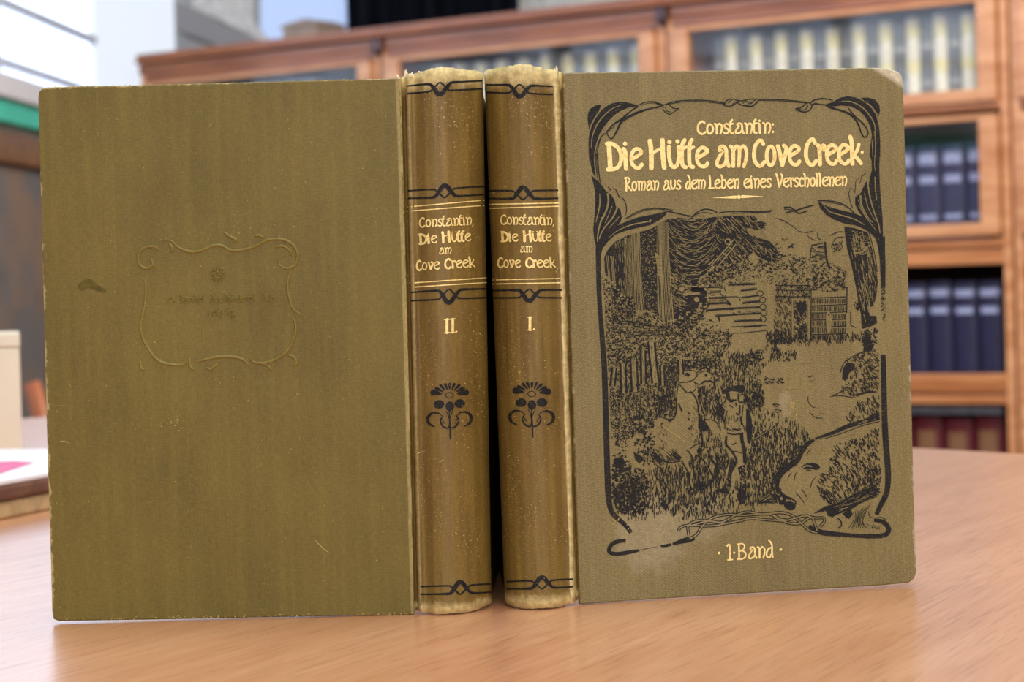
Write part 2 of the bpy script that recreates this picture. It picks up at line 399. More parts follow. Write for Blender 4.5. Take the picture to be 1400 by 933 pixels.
# lettering: strokes on a base line, x-height = 1
def _el(cx, cy, rx, ry, n=14): return [(cx + rx*math.cos(6.2832*i/n), cy + ry*math.sin(6.2832*i/n)) for i in range(n+1)]
GL = {
 'D': (.82, [([(.10,1.2),(.14,.6),(.17,.05)], .2), ([(0,1.24),(.2,1.25),(.5,1.08),(.68,.78),(.70,.42),(.58,.12),(.36,.0),(.04,-.02)], .17)]),
 'i': (.34, [([(.0,.97),(.08,.85),(.1,.5),(.13,.0)], .18), ('dot', .08, 1.22, .11)]),
 'e': (.64, [([(.12,.48),(.54,.74),(.48,.9),(.28,.96),(.1,.78),(.05,.5),(.1,.22),(.28,.04),(.47,.05),(.57,.2)], .16)]),
 'H': (.90, [([(.03,1.33),(.09,.8),(.1,.0)], .2), ([(.63,1.36),(.66,.6),(.72,.02)], .2), ([(.12,.7),(.36,.86),(.62,.98)], .13)]),
 'ü': (.64, [([(.04,1.03),(.06,.5),(.16,.12),(.3,.03),(.45,.15),(.53,.6),(.5,1.03)], .17), ('dot', .07, 1.26, .11), ('dot', .46, 1.28, .11)]),
 't': (.35, [([(.16,1.34),(.05,1.12),(.03,.5),(.07,.1),(.22,.02)], .17), ([(.04,.9),(.24,1.0)], .13)]),
 'a': (.72, [([(.18,.8),(.2,.95),(.36,1.0),(.5,.85),(.53,.35),(.64,.02)], .16), ([(.18,.82),(.26,.76),(.33,.76),(.18,.5),(.06,.26),(.08,.06),(.24,.01),(.44,.15),(.53,.4)], .15)]),
 'm': (.90, [([(0,.99),(.13,.82),(.14,.02)], .16), ([(.14,.78),(.32,1.0),(.45,.8),(.41,.02)], .15), ([(.45,.78),(.64,1.0),(.79,.75),(.77,.35),(.66,.0)], .15)]),
 'n': (.60, [([(0,.99),(.13,.82),(.14,.02)], .16), ([(.14,.74),(.34,1.0),(.5,.8),(.49,.35),(.4,.0)], .15)]),
 'C': (.64, [([(.52,1.07),(.42,1.25),(.26,1.2),(.1,.97),(.04,.6),(.08,.28),(.24,.04),(.42,.02),(.58,.2)], .17)]),
 'o': (.60, [(_el(.27,.49,.21,.46), .16)]),
 'v': (.60, [([(.04,.95),(.1,.8),(.28,.02)], .18), ([(.28,.04),(.45,.6),(.48,.85),(.36,.97)], .17)]),
 'r': (.45, [([(0,.97),(.1,.85),(.15,.02)], .17), ([(.12,.62),(.22,.92),(.38,.94),(.36,.72)], .15)]),
 'k': (.66, [([(.0,1.34),(.09,1.0),(.12,.02)], .18), ([(.14,.42),(.36,.65),(.46,.97)], .15), ([(.2,.45),(.4,.25),(.58,.03)], .16)]),
 's': (.48, [([(.42,.86),(.25,1.0),(.08,.82),(.14,.6),(.34,.43),(.4,.18),(.24,.01),(.02,.14)], .15)]),
 'R': (.68, [([(.06,1.3),(.12,.6),(.12,.0)], .17), ([(-.04,1.36),(.3,1.4),(.46,1.15),(.34,.85),(.13,.68)], .15), ([(.18,.64),(.4,.3),(.64,.02)], .17)]),
 'u': (.58, [([(.04,1.0),(.06,.4),(.2,.04),(.38,.2),(.46,.6),(.44,1.0)], .16)]),
 'd': (.60, [([(.24,1.5),(.44,1.15),(.45,.5),(.5,.0)], .16), ([(.44,.86),(.22,.8),(.05,.42),(.1,.06),(.3,.04),(.44,.42)], .15)]),
 'L': (.56, [([(.06,1.42),(.12,.8),(.12,.05)], .17), ([(-.02,.04),(.25,.05),(.52,.1)], .14)]),
 'b': (.60, [([(.0,1.45),(.1,1.2),(.1,.05)], .16), ([(.1,.8),(.35,.95),(.48,.6),(.4,.15),(.2,.02),(.08,.1)], .15)]),
 'V': (.68, [([(.0,1.42),(.1,1.1),(.3,.02)], .18), ([(.3,.04),(.54,.8),(.58,1.25),(.48,1.42)], .16)]),
 'c': (.48, [([(.42,.82),(.25,.98),(.08,.7),(.06,.35),(.2,.03),(.42,.12)], .16)]),
 'h': (.60, [([(0,1.4),(.1,1.2),(.12,.02)], .16), ([(.12,.7),(.32,1.0),(.5,.75),(.46,.3),(.34,-.06)], .15)]),
 'l': (.30, [([(.0,1.44),(.08,1.2),(.1,.02)], .17)]),
 'B': (.74, [([(.08,1.3),(.1,.02)], .15), ([(0,1.34),(.35,1.36),(.5,1.1),(.35,.78),(.12,.72)], .13), ([(.3,.76),(.56,.55),(.56,.2),(.35,.02),(.0,0)], .14)]),
 '1': (.48, [([(.0,1.22),(.2,1.3),(.22,.02)], .15), ([(.04,.0),(.42,.02)], .12)]),
 'p': (.60, [([(0,.98),(.12,.82),(.12,-.45)], .16), ([(.12,.75),(.35,.95),(.48,.6),(.4,.15),(.2,.02),(.1,.12)], .15)]),
 'z': (.50, [([(.04,.92),(.4,.92)], .14), ([(.4,.92),(.04,.06)], .13), ([(.04,.06),(.44,.06)], .14)]),
 'g': (.60, [(_el(.26,.52,.2,.42), .15), ([(.46,.9),(.48,.1),(.38,-.35),(.08,-.38)], .14)]),
 'A': (.80, [([(.0,.0),(.35,1.32)], .13), ([(.35,1.32),(.7,.0)], .17), ([(.15,.45),(.55,.45)], .12)]),
 'G': (.74, [([(.55,1.1),(.4,1.3),(.15,1.1),(.05,.65),(.15,.15),(.4,.0),(.58,.2),(.58,.6),(.36,.6)], .15)]),
 'I': (.34, [([(.14,1.3),(.14,.0)], .2), ([(.0,1.31),(.28,1.31)], .1), ([(.0,.0),(.28,.0)], .1)]),
 '.': (.22, [('dot', .08, .08, .11)]), ',': (.24, [('dot', .08, .08, .11), ([(.11,.05),(.02,-.25)], .1)]),
 '·': (.25, [('dot', .1, .5, .11)]), ':': (.26, [('dot', .1, .85, .11), ('dot', .1, .1, .11)]), ' ': (.36, []),
}
def word(art, txt, x0, x1, y0, y1, xh, wk=1.0, mi=0, serif=False, vx=1.0, draw=None):
    """txt from x0 to x1 on the base line y0 -> y1 with x-height xh (photo pixels)"""
    tot = sum(GL[c][0] for c in txt) - 0.08; sx = (x1 - x0) / tot; cx = 0.0
    T = lambda gx, gy: (x0 + gx*sx, y0 + (y1-y0)*(gx*sx)/(x1-x0) - gy*xh)
    for c in txt:
        adv, strokes = GL[c]
        for st in strokes:
            if st[0] == 'dot':
                q = T(cx + st[1], st[2]); art.dot(q[0], q[1], st[3]*xh*(1.0 if wk < 1.3 else 1.15), mi); continue
            pts, wd = st; ww = wd*xh*wk
            if serif and abs(pts[0][0]-pts[-1][0]) < .16 and abs(pts[0][1]-pts[-1][1]) > .6: ww *= vx
            q = [T(cx + a, b) for a, b in pts]
            if draw: draw(q, ww)
            else:
                art.line(q, ww, mi)
                for e in (q[0], q[-1]): art.dot(e[0], e[1], ww*0.5, mi, n=8)
            if serif and ww > wd*xh*wk*1.01:
                for (a, b) in (pts[-1],):
                    e = [T(cx + a - .13, b), T(cx + a + .13, b)]
                    if not draw: art.line(e, xh*.11, mi, smooth=False)
        cx += adv

# ---------------------------------------------------------------- the picture on the front board
def front_border(A):
    A.wk = 1.15
    a = K(796,130,10.367); b = K(800,210,10.367); c = K(800,280,10.367)
    A.fill(a((275,130),(190,150),(120,190),(85,250),(75,330),(85,420),(100,490),(125,410),(170,330),(230,240)))
    A.fill(a((800,155),(720,125),(640,105),(540,95),(430,115),(340,160),(260,230),(190,320),(140,400),(108,500),(92,620),(90,760),(100,933),(165,933),(170,820),(200,680),(240,560),(300,460),(370,370),(460,280),(560,215),(660,180),(740,165)))
    A.fill(b((50,0),(65,80),(85,180),(110,280),(150,335),(140,270),(125,120),(120,0)))
    for v, wd in ((a((550,145),(430,190),(330,270),(240,370),(180,480),(140,600),(125,760)), (0.5,1.3,1.5,1.3,0.6)), (a((285,175),(190,310),(130,420),(104,510)), 1.5)):
        A.line(v, wd, 1, dz=.00008)
    A.line(a((330,545),(280,580),(240,680),(215,800),(205,933)), 1.0); A.line(a((310,545),(262,600),(222,690),(196,800),(188,933)), 0.8)
    A.line(b((140,0),(150,130),(165,280),(190,400)), 0.9); A.line(b((180,0),(182,130),(195,280),(212,410)), 1.2); A.line(b((160,0),(165,130),(178,280)), 0.7)
    A.line(a((790,165),(720,205),(640,270),(560,340),(440,420),(345,520)), (2.2,1.4,2.6,2.4,1.6,1.2))
    A.line(a((460,440),(380,510),(350,545)), 0.8)
    A.line(a((1130,150),(1000,185),(850,230),(720,280),(600,345),(540,400),(490,510),(420,620),(375,590),(340,530)), (1.2,1.3,1.5,2.2,3.0,3.0,2.4,2.0,1.3,1.0))
    A.line(a((1080,165),(900,200),(740,250)), 0.8)
    A.line(a((790,150),(900,100),(1030,98),(1140,140)), 1.2); A.line(a((830,150),(920,120),(1030,112)), 0.7)
    # lower left leaves
    A.fill(b((85,310),(180,385),(255,475),(300,545),(318,545),(370,590),(410,650),(435,740),(447,790),(470,768),(500,800),(515,880),(520,920),(500,965),(460,1020),(600,956),(750,905),(900,875),(1050,845),(1165,815),(1140,872),(1060,940),(930,1012),(700,1066),(560,1100),(430,1150),(330,1240),(250,1340),(225,1430),(215,1550),(210,1660),(155,1660),(155,1320),(130,1220),(115,1080),(130,900),(145,700),(140,540),(115,420)))
    for v, wd in ((c((205,-160),(205,0),(175,150),(150,250)), (0.6,1.5,1.5,0.7)), (b((315,560),(328,680),(300,800),(240,930)), 2.2), (c((240,180),(195,330),(172,480),(178,530)), (2.2,1.8,1.5,1.0)),
                  (c((380,20),(330,150),(280,260)), 0.9), (c((455,40),(390,180),(270,330),(210,440),(200,490)), (2.0,1.9,1.6,1.2)), (c((480,170),(400,260),(330,340)), 0.8),
                  (c((890,240),(700,275),(560,320),(440,380),(330,470)), (1.5,1.5,1.3,1.0,0.6)), (c((930,215),(905,250)), 2.2)):
        A.line(v, wd, 1, dz=.00008)
    A.line(b((560,930),(720,835),(850,790),(1000,772),(1130,785),(1240,808)), 1.1); A.line(b((600,925),(740,845),(860,805),(1000,787),(1130,800)), 0.8)
    A.line(b((318,468),(345,500),(372,535)), 1.2, taper=.4); A.line(b((385,490),(430,510),(465,580),(485,640)), 1.2, taper=.3)
    A.line(b((485,600),(540,645),(575,720),(585,800),(570,885)), 1.1, taper=.3)
    # right side
    d = K(1100,125,10.367); e = K(1110,210,10.367); f = K(1110,270,10.367)
    A.fill(d((290,190),(420,140),(500,92),(600,70),(720,85),(830,140),(930,220),(1000,320),(1040,430),(1060,560),(1070,700),(1070,933),(920,933),(935,750),(955,620),(930,490),(870,375),(780,275),(660,215),(520,200),(400,215)))
    A.fill(d((800,92),(900,88),(1000,118),(1060,200),(1068,280),(1040,370),(1000,290),(930,210),(850,140)))
    for v, wd in ((d((480,150),(620,140),(740,180),(850,260),(940,370),(990,480),(1000,620)), (0.5,1.3,1.5,1.3,0.8)), (d((880,165),(960,235),(1030,340)), 1.6), (d((985,560),(1000,700),(1000,933)), 1.0), (d((955,700),(965,933)), 0.8)):
        A.line(v, wd, 1, dz=.00008)
    A.line(d((280,190),(400,240),(520,275),(620,312),(700,372),(760,470),(800,580),(850,655),(900,605),(880,530),(800,430),(720,360),(620,240)), (1.2,3.0,2.2,2.6,3.0,2.2,1.8,1.6,1.3,2.0,1.8,1.5,1.2))
    A.line(d((90,160),(160,115),(260,100),(400,128)), 1.2); A.line(d((110,182),(260,185),(330,205)), 1.0)
    A.fill(e((810,0),(845,100),(850,230),(820,340),(805,470),(775,390),(730,470),(690,560),(650,590),(612,620),(612,720),(660,820),(720,895),(600,850),(400,800),(250,760),(160,720),(85,670),(110,760),(200,870),(300,930),(450,990),(620,1020),(740,1070),(830,1130),(900,1200),(930,1300),(955,1450),(965,1560),(1020,1560),(1012,1300),(1005,1100),(1000,900),(975,620),(960,400),(955,200),(960,0)))
    for v, wd in ((f((140,85),(250,200),(400,250),(600,310),(740,390)), (0.5,1.2,1.5,1.4,0.8)), (e((685,590),(705,740),(790,900),(860,980)), (2.2,1.9,1.3,0.8)), (e((790,420),(820,620),(880,830),(940,1000),(965,1130)), (1.8,1.6,1.5,1.4,0.9)),
                  (e((890,330),(897,500),(915,650)), 1.1), (e((740,560),(800,780),(900,960)), (0.8,1.0,0.6)), (e((650,650),(720,820),(830,990)), 0.8), (e((890,20),(885,180),(905,260)), 0.8), (e((660,740),(760,900),(900,1080)), .7)):
        A.line(v, wd, 1, dz=.00008)
    A.line(e((85,672),(240,672),(400,705),(520,770),(600,850)), 1.5); A.line(e((170,690),(300,700),(420,730)), 0.8)
    A.line(e((770,270),(700,335),(680,425),(650,340),(620,400),(608,560),(550,478),(520,560),(540,680),(580,780)), 0.9, smooth=False)
    # bars of the frame
    A.line([(817.5,338),(819,400),(822.3,450),(826,500),(828,560),(829.6,620),(830.6,650),(832,680),(835.4,698),(842.5,707.5),(853.8,717.5),(862.8,728.5)], (5.6,5.6,5.2,6.2,6.8,7,7,7.2,7.4,6.4,5.6,4.6))
    A.line([(1205,324),(1206.4,350),(1207,372),(1207.4,392)], (8.5,6.5,6.3,5.0)); A.scatter([(1204,390),(1210.5,390),(1210,440),(1206,440)], .35, .8)
    A.line([(1207.3,485),(1207.8,505),(1208.4,530),(1209.4,575),(1211,605),(1213,630),(1214.2,650),(1213.4,666),(1210.6,678),(1204.5,690),(1198,704)], (5.6,6.3,6.4,6.6,7.2,7.2,7.2,7,6.6,6.4,5.0))
    g = K(1060,660,8.235)
    A.line(g((1110,425),(1200,440),(1262,490),(1275,545),(1230,592),(1100,607),(900,600),(640,578),(520,562),(440,530),(380,490)), (3.5,5.5,5.8,5.4,5.2,4.6,5.0,5.6,6.5,6,4))
    A.line(g((1050,330),(1060,380),(1100,400),(1200,395),(1250,430)), 0.9)
    h = K(820,670,8.886)
    A.line(h((320,622),(230,625),(150,660),(112,720),(125,765),(230,778),(400,750),(480,735)), (3.6,4.6,5,4.6,4.4,4.6,4.4,2.5)); A.line(h((480,735),(620,705),(700,690)), .8, taper=.5)
    A.line(h((735,688),(800,680),(870,665)), (2,3.6,3)); A.line(h((885,662),(980,630),(1080,605),(1150,585)), (3,5,7,5))
    # twisted withies along the bottom
    t = K(930,670,8.886)
    for st in (((-20,500),(-10,470),(40,440),(150,430),(300,440),(450,430),(600,400),(760,370)), ((110,600),(200,540),(260,450),(340,370),(450,320),(600,300),(760,310),(900,300),(1050,290),(1240,275)),
               ((110,580),(95,500),(95,440),(160,390),(300,370),(460,400),(560,405),(700,380),(860,350),(1050,365),(1240,380)), ((150,430),(330,380),(480,395),(560,370),(650,320),(800,270),(950,290),(1100,300),(1180,350),(1300,370))):
        A.line(t(*st), 3.7); A.line(t(*st), 1.5, 1, dz=.00008)
    for st in (((-10,340),(100,345),(200,380),(300,470),(380,540),(470,570)), ((-20,420),(100,430),(230,400),(330,375),(410,395),(440,460),(470,545)), ((-20,360),(60,420),(160,460),(280,460),(380,400),(470,400),(540,400),(550,440),(500,500))):
        A.line(g(*st), 3.7); A.line(g(*st), 1.5, 1, dz=.00008)
    # vine along the top
    k = K(896,125,8.886); l = K(1020,125,10.367)
    for dy, wd in ((0, 1.2), (17, 0.9)):
        A.line(k((0,142+dy*.3),(90,166),(200,132+dy),(330,112+dy),(550,107+dy),(720,122+dy),(850,148+dy*.5)), wd)
        A.line(l((170,112+dy),(400,115+dy),(600,126+dy),(800,150+dy*.6),(905,166)), wd)
    A.line(k((0,205),(60,185),(95,168)), 1.3)
    A.line(k((95,170),(92,215),(130,262),(180,278),(230,245),(285,210),(225,208),(165,165)), 1.1); A.line(k((120,190),(140,240),(190,250)), 1.0)
    A.line(k((830,150),(870,110),(930,92),(1000,110),(1060,115),(1130,95),(1240,95)), 1.3); A.line(k((820,160),(880,182),(950,165),(1010,110)), 1.4); A.line(k((880,140),(930,105)), 1.0); A.line(k((920,180),(970,120)), 1.0)
    A.line(k((980,125),(1040,165),(1110,180),(1180,182),(1240,120)), 1.3); A.line(k((1060,150),(1100,115),(1140,150),(1180,140)), 1.0)
    A.line(l((-10,190),(60,213),(130,185),(180,120)), 1.3); A.line(l((40,180),(130,120)), 1.0)
    A.line(l((905,166),(935,205),(890,275),(800,292),(700,250),(760,238),(830,190),(850,165)), 1.5); A.line(l((740,255),(830,265),(880,200)), 1.2)
    A.line(l((905,166),(960,125),(1060,108),(1150,108)), 1.3); A.line(l((930,190),(980,170),(1060,185),(1180,200)), 1.2)
    # vine under the title
    m = K(910,280,10.367); n = K(1010,280,10.367)
    A.line(m((0,88),(150,120),(280,150),(380,165)), 1.4); A.line(m((160,192),(300,205),(370,190),(430,120),(540,66),(650,75),(730,112)), 1.4); A.line(m((400,150),(540,110),(660,130)), 0.8); A.line(m((300,170),(430,160),(560,160)), .8)
    A.line(m((760,112),(900,100),(1240,92)), 1.2); A.line(m((940,122),(1240,115)), 1.0); A.line(m((330,240),(500,215),(600,200)), 1.0)
    A.line(n((0,95),(250,100),(480,80)), 1.3); A.line(n((0,118),(280,115),(460,100)), 1.0)
    A.line(n((640,38),(740,42),(800,80),(900,52),(1060,5)), 1.8); A.line(n((670,118),(780,90),(860,122),(980,85)), 1.6); A.line(n((640,60),(760,75)), 1.0)

def front_picture(A):
    A.wk = 1.12
    R = random.Random(3)
    horse = [(896,577),(905,571),(915,574),(922,570),(925,555),(926,530),(927,512),(940,505),(953,507),(951,530),(954,545),(956,565),(956,585),(951,596),(944,610),(940,630),(944,645),(936,642),(930,625),(926,632),(912,634),(900,626),(896,612),(892,595)]
    head2 = [(953,512),(962,507),(972,511),(976,520),(968,527),(955,522)]
    man = [(988,545),(992,535),(1006,528),(1017,530),(1017,540),(1014,552),(1020,556),(1026,560),(1029,590),(1027,612),(1020,612),(1019,635),(1021,670),(1012,672),(1008,650),(1000,672),(988,670),(994,642),(999,628),(993,612),(991,590),(990,565)]
    sleeve = [(963,573),(981,578),(985,588),(978,592),(968,588)]
    creek = [(1203,572),(1160,580),(1125,597),(1105,608),(1094,622),(1078,639),(1066,652),(1063,668),(1070,680),(1085,688),(1110,700),(1130,690),(1120,680),(1118,672),(1120,655),(1130,640),(1138,618),(1160,600),(1203,588)]
    # --- forest
    a = K(800,280,10.367)
    A.fill([(827,372),(826,352),(832,340),(842,330),(858,322),(872,318),(874,350),(875,400),(876,425),(862,420),(850,410),(838,398),(831,386)])
    A.fill([(872,318),(890,313),(897,309),(898,365),(899,425),(902,432),(888,426),(880,432),(877,400)])
    A.fill([(912,299),(925,300),(940,302),(955,300),(975,297),(1000,295),(1030,295),(1036,300),(1028,304),(1018,305),(1022,308),(1035,306),(1046,304),(1044,312),(1036,315),(1028,312),(1020,312),(1026,320),(1036,325),(1052,330),(1057,335),(1064,345),(1060,352),(1056,358),(1046,356),(1038,352),(1030,345),(1020,352),(1012,358),(1005,365),(995,368),(985,372),(970,372),(958,378),(952,390),(945,400),(935,412),(930,428),(924,442),(919,425),(914,385),(912,340)])
    A.fill([(1022,304),(1042,303),(1044,312),(1034,315),(1024,311)])
    A.fill([(897,309),(914,299),(915,380),(922,446),(902,450),(900,400)])
    A.fill([(920,425),(934,395),(950,390),(966,394),(966,412),(956,425),(944,432),(930,446),(922,448)])
    # bark of the two big trunks, lit boughs
    for x in (829,831,834.5,836,837.6): A.line([(x,350),(x+2,372),(x+4,396)], .8, 1, dz=.0001, jit=.4)
    for i in range(9): A.line([(853+i*1.1, 325), (854+i*1.2, 370), (856+i*1.2, 405)], .35, 1, dz=.0001, jit=.4)
    for i in range(8): A.line([(863+i*1.55, 318), (864+i*1.55, 350), (865.5+i*1.7, 395), (866+i*2.35, 440)], .8, 1, dz=.0001, jit=.3)
    for i in range(10): A.line([(898.5+i*1.7, 304), (899+i*1.65, 340), (900+i*1.85, 390), (902+i*2.1, 446)], .72 if i not in (2,3,9) else 1.2, 1, dz=.0001, jit=.3)
    A.fill([(895,345),(904,352),(906,385),(903,388),(899,372)], 1, dz=.00012); 
    for i in range(6): A.line([(897+i*.6,353+i*5),(904,354+i*5)], .4, 0, dz=.00016)
    def bough(x, y):
        return math.atan2(-(x-946)*0.028*2, 1)*-1 if x < 985 else math.radians(42)
    can = [(914,300),(1030,296),(1064,345),(1056,358),(1030,346),(985,372),(952,390),(925,435),(914,380)]
    A.hatch([p for p in can], lambda x, y: (math.atan2(946-x, 34) if x < 978 else math.radians(46)), 3.6, .62, 9, mi=1, dz=.0001, ja=.25, bend=.12)
    for (cx, cy, rx, ry) in ((945,296,28,34),(945,305,34,40),(948,290,20,25),(948,322,30,34),(946,340,26,24)):
        A.line([(cx-rx, cy+ry*.35),(cx-rx*.6, cy+ry*.78),(cx, cy+ry),(cx+rx*.6, cy+ry*.72),(cx+rx, cy+ry*.2)], .9, 1, dz=.00012, taper=.3, jit=1)
    for x0, y0, x1, y1 in ((994,299,1012,318),(1000,296,1030,324),(985,300,1000,318),(1006,330,1020,344),(996,338,1016,356)): A.line([(x0,y0),(x1,y1)], .9, 1, dz=.00012)
    m = K(910,280,10.367)
    A.line(m((975,485),(640,870)), 1.5, 1, dz=.00014); A.line(m((995,560),(700,925)), 1.5, 1, dz=.00014); A.line(m((920,600),(720,820)), .8, 1, dz=.00014)
    A.line(m(*[(880+38*math.cos(t*.628), 525+38*math.sin(t*.628)) for t in range(10)]), 1.4, 1, closed=True, dz=.00014)
    A.scatter([(876,318),(897,310),(899,425),(880,430)], .06, .45, mi=1, dz=.0001, asp=3); A.hatch([(838,330),(862,320),(866,410),(842,396)], 1.52, 2.2, .4, 9, mi=1, dz=.0001, ja=.08)
    A.hatch([(912,360),(950,385),(930,430),(918,430)], 0.2, 3.2, .5, 4, mi=1, dz=.0001, ja=1.2)
    A.hatch([(1010,330),(1064,345),(1056,358),(1030,346)], .75, 2.6, .6, 4, mi=1, dz=.0001, ja=.5)
    # fringe of the fir on the sky
    for _ in range(90):
        x, y = R.choice([(1060+R.uniform(-8,6), R.uniform(330,358)), (R.uniform(1016,1046), R.uniform(303,314)), (R.uniform(985,1060), R.uniform(352,372))])
        A.line([(x,y),(x+R.uniform(2,5),y+R.uniform(-3,2))], .8)
    # --- foliage
    leaf = [(825,392),(838,392),(852,408),(866,412),(867,440),(890,443),(903,455),(925,450),(945,440),(952,438),(958,452),(1003,455),(1000,470),(985,490),(965,505),(946,503),(930,505),(922,520),(920,545),(928,570),(910,572),(896,574),(888,590),(860,600),(836,600),(832,520),(828,440)]
    A.scatter(leaf, .30, 1.15, excl=(horse,), clump=.55); A.scatter(leaf, .14, .8, excl=(horse,))
    A.scatter([(834,418),(868,424),(868,446),(834,442)], .3, 1.2); A.scatter([(826,460),(900,470),(900,500),(830,500)], .22, 1.4, clump=.5)
    A.hatch([(828,438),(890,440),(905,452),(905,462),(830,454)], .02, 3.2, .55, 16, ja=.05)
    A.dot(891,436,8.2,1,dz=.00012,n=16); A.line([(884,441),(890,446),(897,444)], .8, dz=.00014); A.hatch([(885,430),(898,430),(898,443),(885,443)], .6, 3.5, .4, 3, dz=.00014)
    A.fill([(822,384),(826,376),(832,380),(836,390),(832,398),(824,398)], 1, smooth=True, dz=.00012); A.scatter([(822,378),(834,382),(834,398),(823,398)], .12, .5, dz=.00014)
    for x, t, b, wd, dr in ((840,503,528,2.6,-3),(851.5,497,538,3.6,1),(866,490,536,5,2),(879,480,526,3.2,1),(890,468,524,5.5,6),(905,500,528,2.4,1),(930,492,512,3,1)):
        for s_ in (-1, 1): A.line([(x+s_*(wd/2+1.6), t),(x+dr+s_*(wd/2+1.8), b)], 2.4, 0, jit=.5)
        A.line([(x,t),(x+dr*.5,(t+b)/2),(x+dr,b)], wd, 1, dz=.00012); A.hatch([(x-wd/2,t),(x+wd/2,t),(x+dr+wd/2,b),(x+dr-wd/2,b)], 1.5, 2.2, .35, 6, dz=.00014)
    A.hatch([(862,536),(925,520),(922,568),(880,575),(835,560),(834,530)], 1.62, 3.6, .9, 5.5, excl=(horse,), ja=.18)
    A.hatch([(898,538),(924,536),(924,566),(900,566)], 1.5, 2.4, .7, 7, excl=(horse,))
    # leafy edges where the dark wood meets the undergrowth
    for edge in ([(828,384),(840,398),(852,412),(866,420)], [(866,438),(884,432),(902,436)], [(902,448),(922,446),(940,436),(958,426),(968,408)], [(955,392),(972,374),(1000,368),(1020,352)]):
        for (xa, ya), (xb, yb) in zip(edge, edge[1:]):
            bx = [(xa-3,ya-9),(xb+3,yb-9),(xb+3,yb+9),(xa-3,ya+9)]
            A.scatter(bx, .30, 1.3, mi=1, dz=.00012); A.scatter([(x, y+4) for x, y in bx], .28, 1.2, dz=.00016)
    A.scatter([(905,452),(930,446),(962,432),(1000,452),(990,480),(930,490),(905,480)], .25, 1.1, clump=.4)
    A.hatch([(905,498),(930,500),(928,512),(926,552),(908,560),(900,530)], 1.4, 2.2, .9, 5, excl=(horse,)); A.hatch([(952,528),(968,530),(966,570),(958,590),(956,560)], 1.4, 2.0, .9, 5, excl=(horse, sleeve))
    A.scatter([(905,496),(975,490),(985,505),(950,506),(925,512)], .35, 1.1, excl=(horse, head2))
    # --- cabin
    L = K(930,360,10.367)
    roof = [(953,372),(985,372),(1005,366),(1018,362),(1034,352),(1060,356),(1075,346),(1100,352),(1106,362),(1130,358),(1155,365),(1158,392),(1140,400),(1118,398),(1095,392),(1040,388),(1005,392),(962,392)]
    A.scatter(roof, .12, 1.0, clump=.7); A.scatter(roof, .05, .7)
    A.scatter([(1035,352),(1075,346),(1104,352),(1140,362),(1130,372),(1040,368)], .28, 1.3, clump=.6); A.scatter([(1088,372),(1158,372),(1158,398),(1090,398)], .42, 1.1, clump=.4)
    for _ in range(26):
        x, y = R.uniform(960,1130), R.uniform(364,390); r = R.uniform(2,4.5); t0 = R.uniform(0,6)
        A.line([(x+r*math.cos(t0+q*.5), y+r*.7*math.sin(t0+q*.5)) for q in range(5)], .9)
    for st in (((340,345),(600,338)),((420,415),(580,405)),((400,500),(640,490)),((340,580),(520,572),(700,560)),((370,675),(700,648),(1130,630)),((500,752),(640,742),(900,725),(1140,712)),((760,832),(900,822),(1160,815)),((900,908),(1150,890)),((860,392),(1090,368)),((860,492),(1000,475),(1110,460)),((880,572),(1000,556),(1130,545)),((660,575),(720,590)),((560,830),(540,750)),((680,310),(1060,300))):
        A.line(L(*st), 1.7, jit=.25); A.line([(x, y - 1.5) for x, y in L(*st)], .5, jit=.5)
    for st in (((560,420),(640,510),(720,580)),((640,480),(820,480),(850,540)),((640,400),(620,340))): A.line(L(*st), 1.0)
    A.fill(L((60,340),(330,338),(330,398),(70,400))); A.line(L((40,332),(400,325)), 1.2, 1, dz=.0001); A.line(L((50,435),(280,430)), 2.6, 1, dz=.0001)
    A.hatch(L((400,350),(640,340),(640,560),(400,570)), .0, 5, .5, 5); A.hatch(L((640,640),(1140,600),(1140,720),(640,740)), -.05, 4, .5, 4, keep=.6)
    for x, y, r in ((20,365,40),(230,515,38),(290,590,36),(255,680,44),(285,770,34),(360,365,30)): q = L((x,y))[0]; A.dot(q[0],q[1],r/10.367,1,dz=.00012); A.line([(q[0]+r/10.367*math.cos(t*.7),q[1]+r/10.367*math.sin(t*.7)) for t in range(9)], .7, closed=True, dz=.00014)
    for x, y in ((1130,430),(1168,520),(1172,620),(1185,705),(1172,795)): q = L((x,y))[0]; A.line([(q[0]+4.2*math.cos(t*.7),q[1]+3.8*math.sin(t*.7)) for t in range(9)], .9, closed=True)
    front = [(1058,388),(1085,390),(1110,396),(1158,396),(1158,466),(1110,470),(1058,462)]
    door = [(1085,411),(1103,411),(1103,464),(1085,464)]
    A.hatch([(1060,400),(1085,408),(1085,466),(1058,466)], 1.05, 1.9, .75, 5, ja=.2); A.hatch([(1060,388),(1108,390),(1108,410),(1060,406)], 1.5, 2.3, .8, 3.5, ja=.15)
    for y in (390,397,405.5): A.line([(1060,y),(1085,y+.5),(1108,y+.3)], 1.1, jit=.3)
    A.hatch(door, .9, 1.6, .9, 4, ja=.3); A.fill([(1089,414),(1102,412),(1102,424),(1096,432),(1090,424)]); A.scatter([(1089,448),(1102,444),(1102,464),(1089,464)], .5, .9)
    A.line([(1083,409.5),(1105,410.5)], 1.8, 1, dz=.00012); A.line([(1083,410),(1083.5,462)], 1.6, 1, dz=.00012); A.line([(1105.5,411),(1106,464)], 2.2, 1, dz=.00012); A.line([(1107.4,411),(1108,466)], .8)
    for y in (407,417.5,427.5,437.5,447,457):
        A.line([(1110,y+.6),(1132,y),(1157,y-.8)], 1.2, jit=.3)
        for i in range(21): x = 1110.5+i*2.25+R.uniform(-.4,.4); A.line([(x,y+1.8),(x+.4,y+8.2)], 1.0, smooth=False)
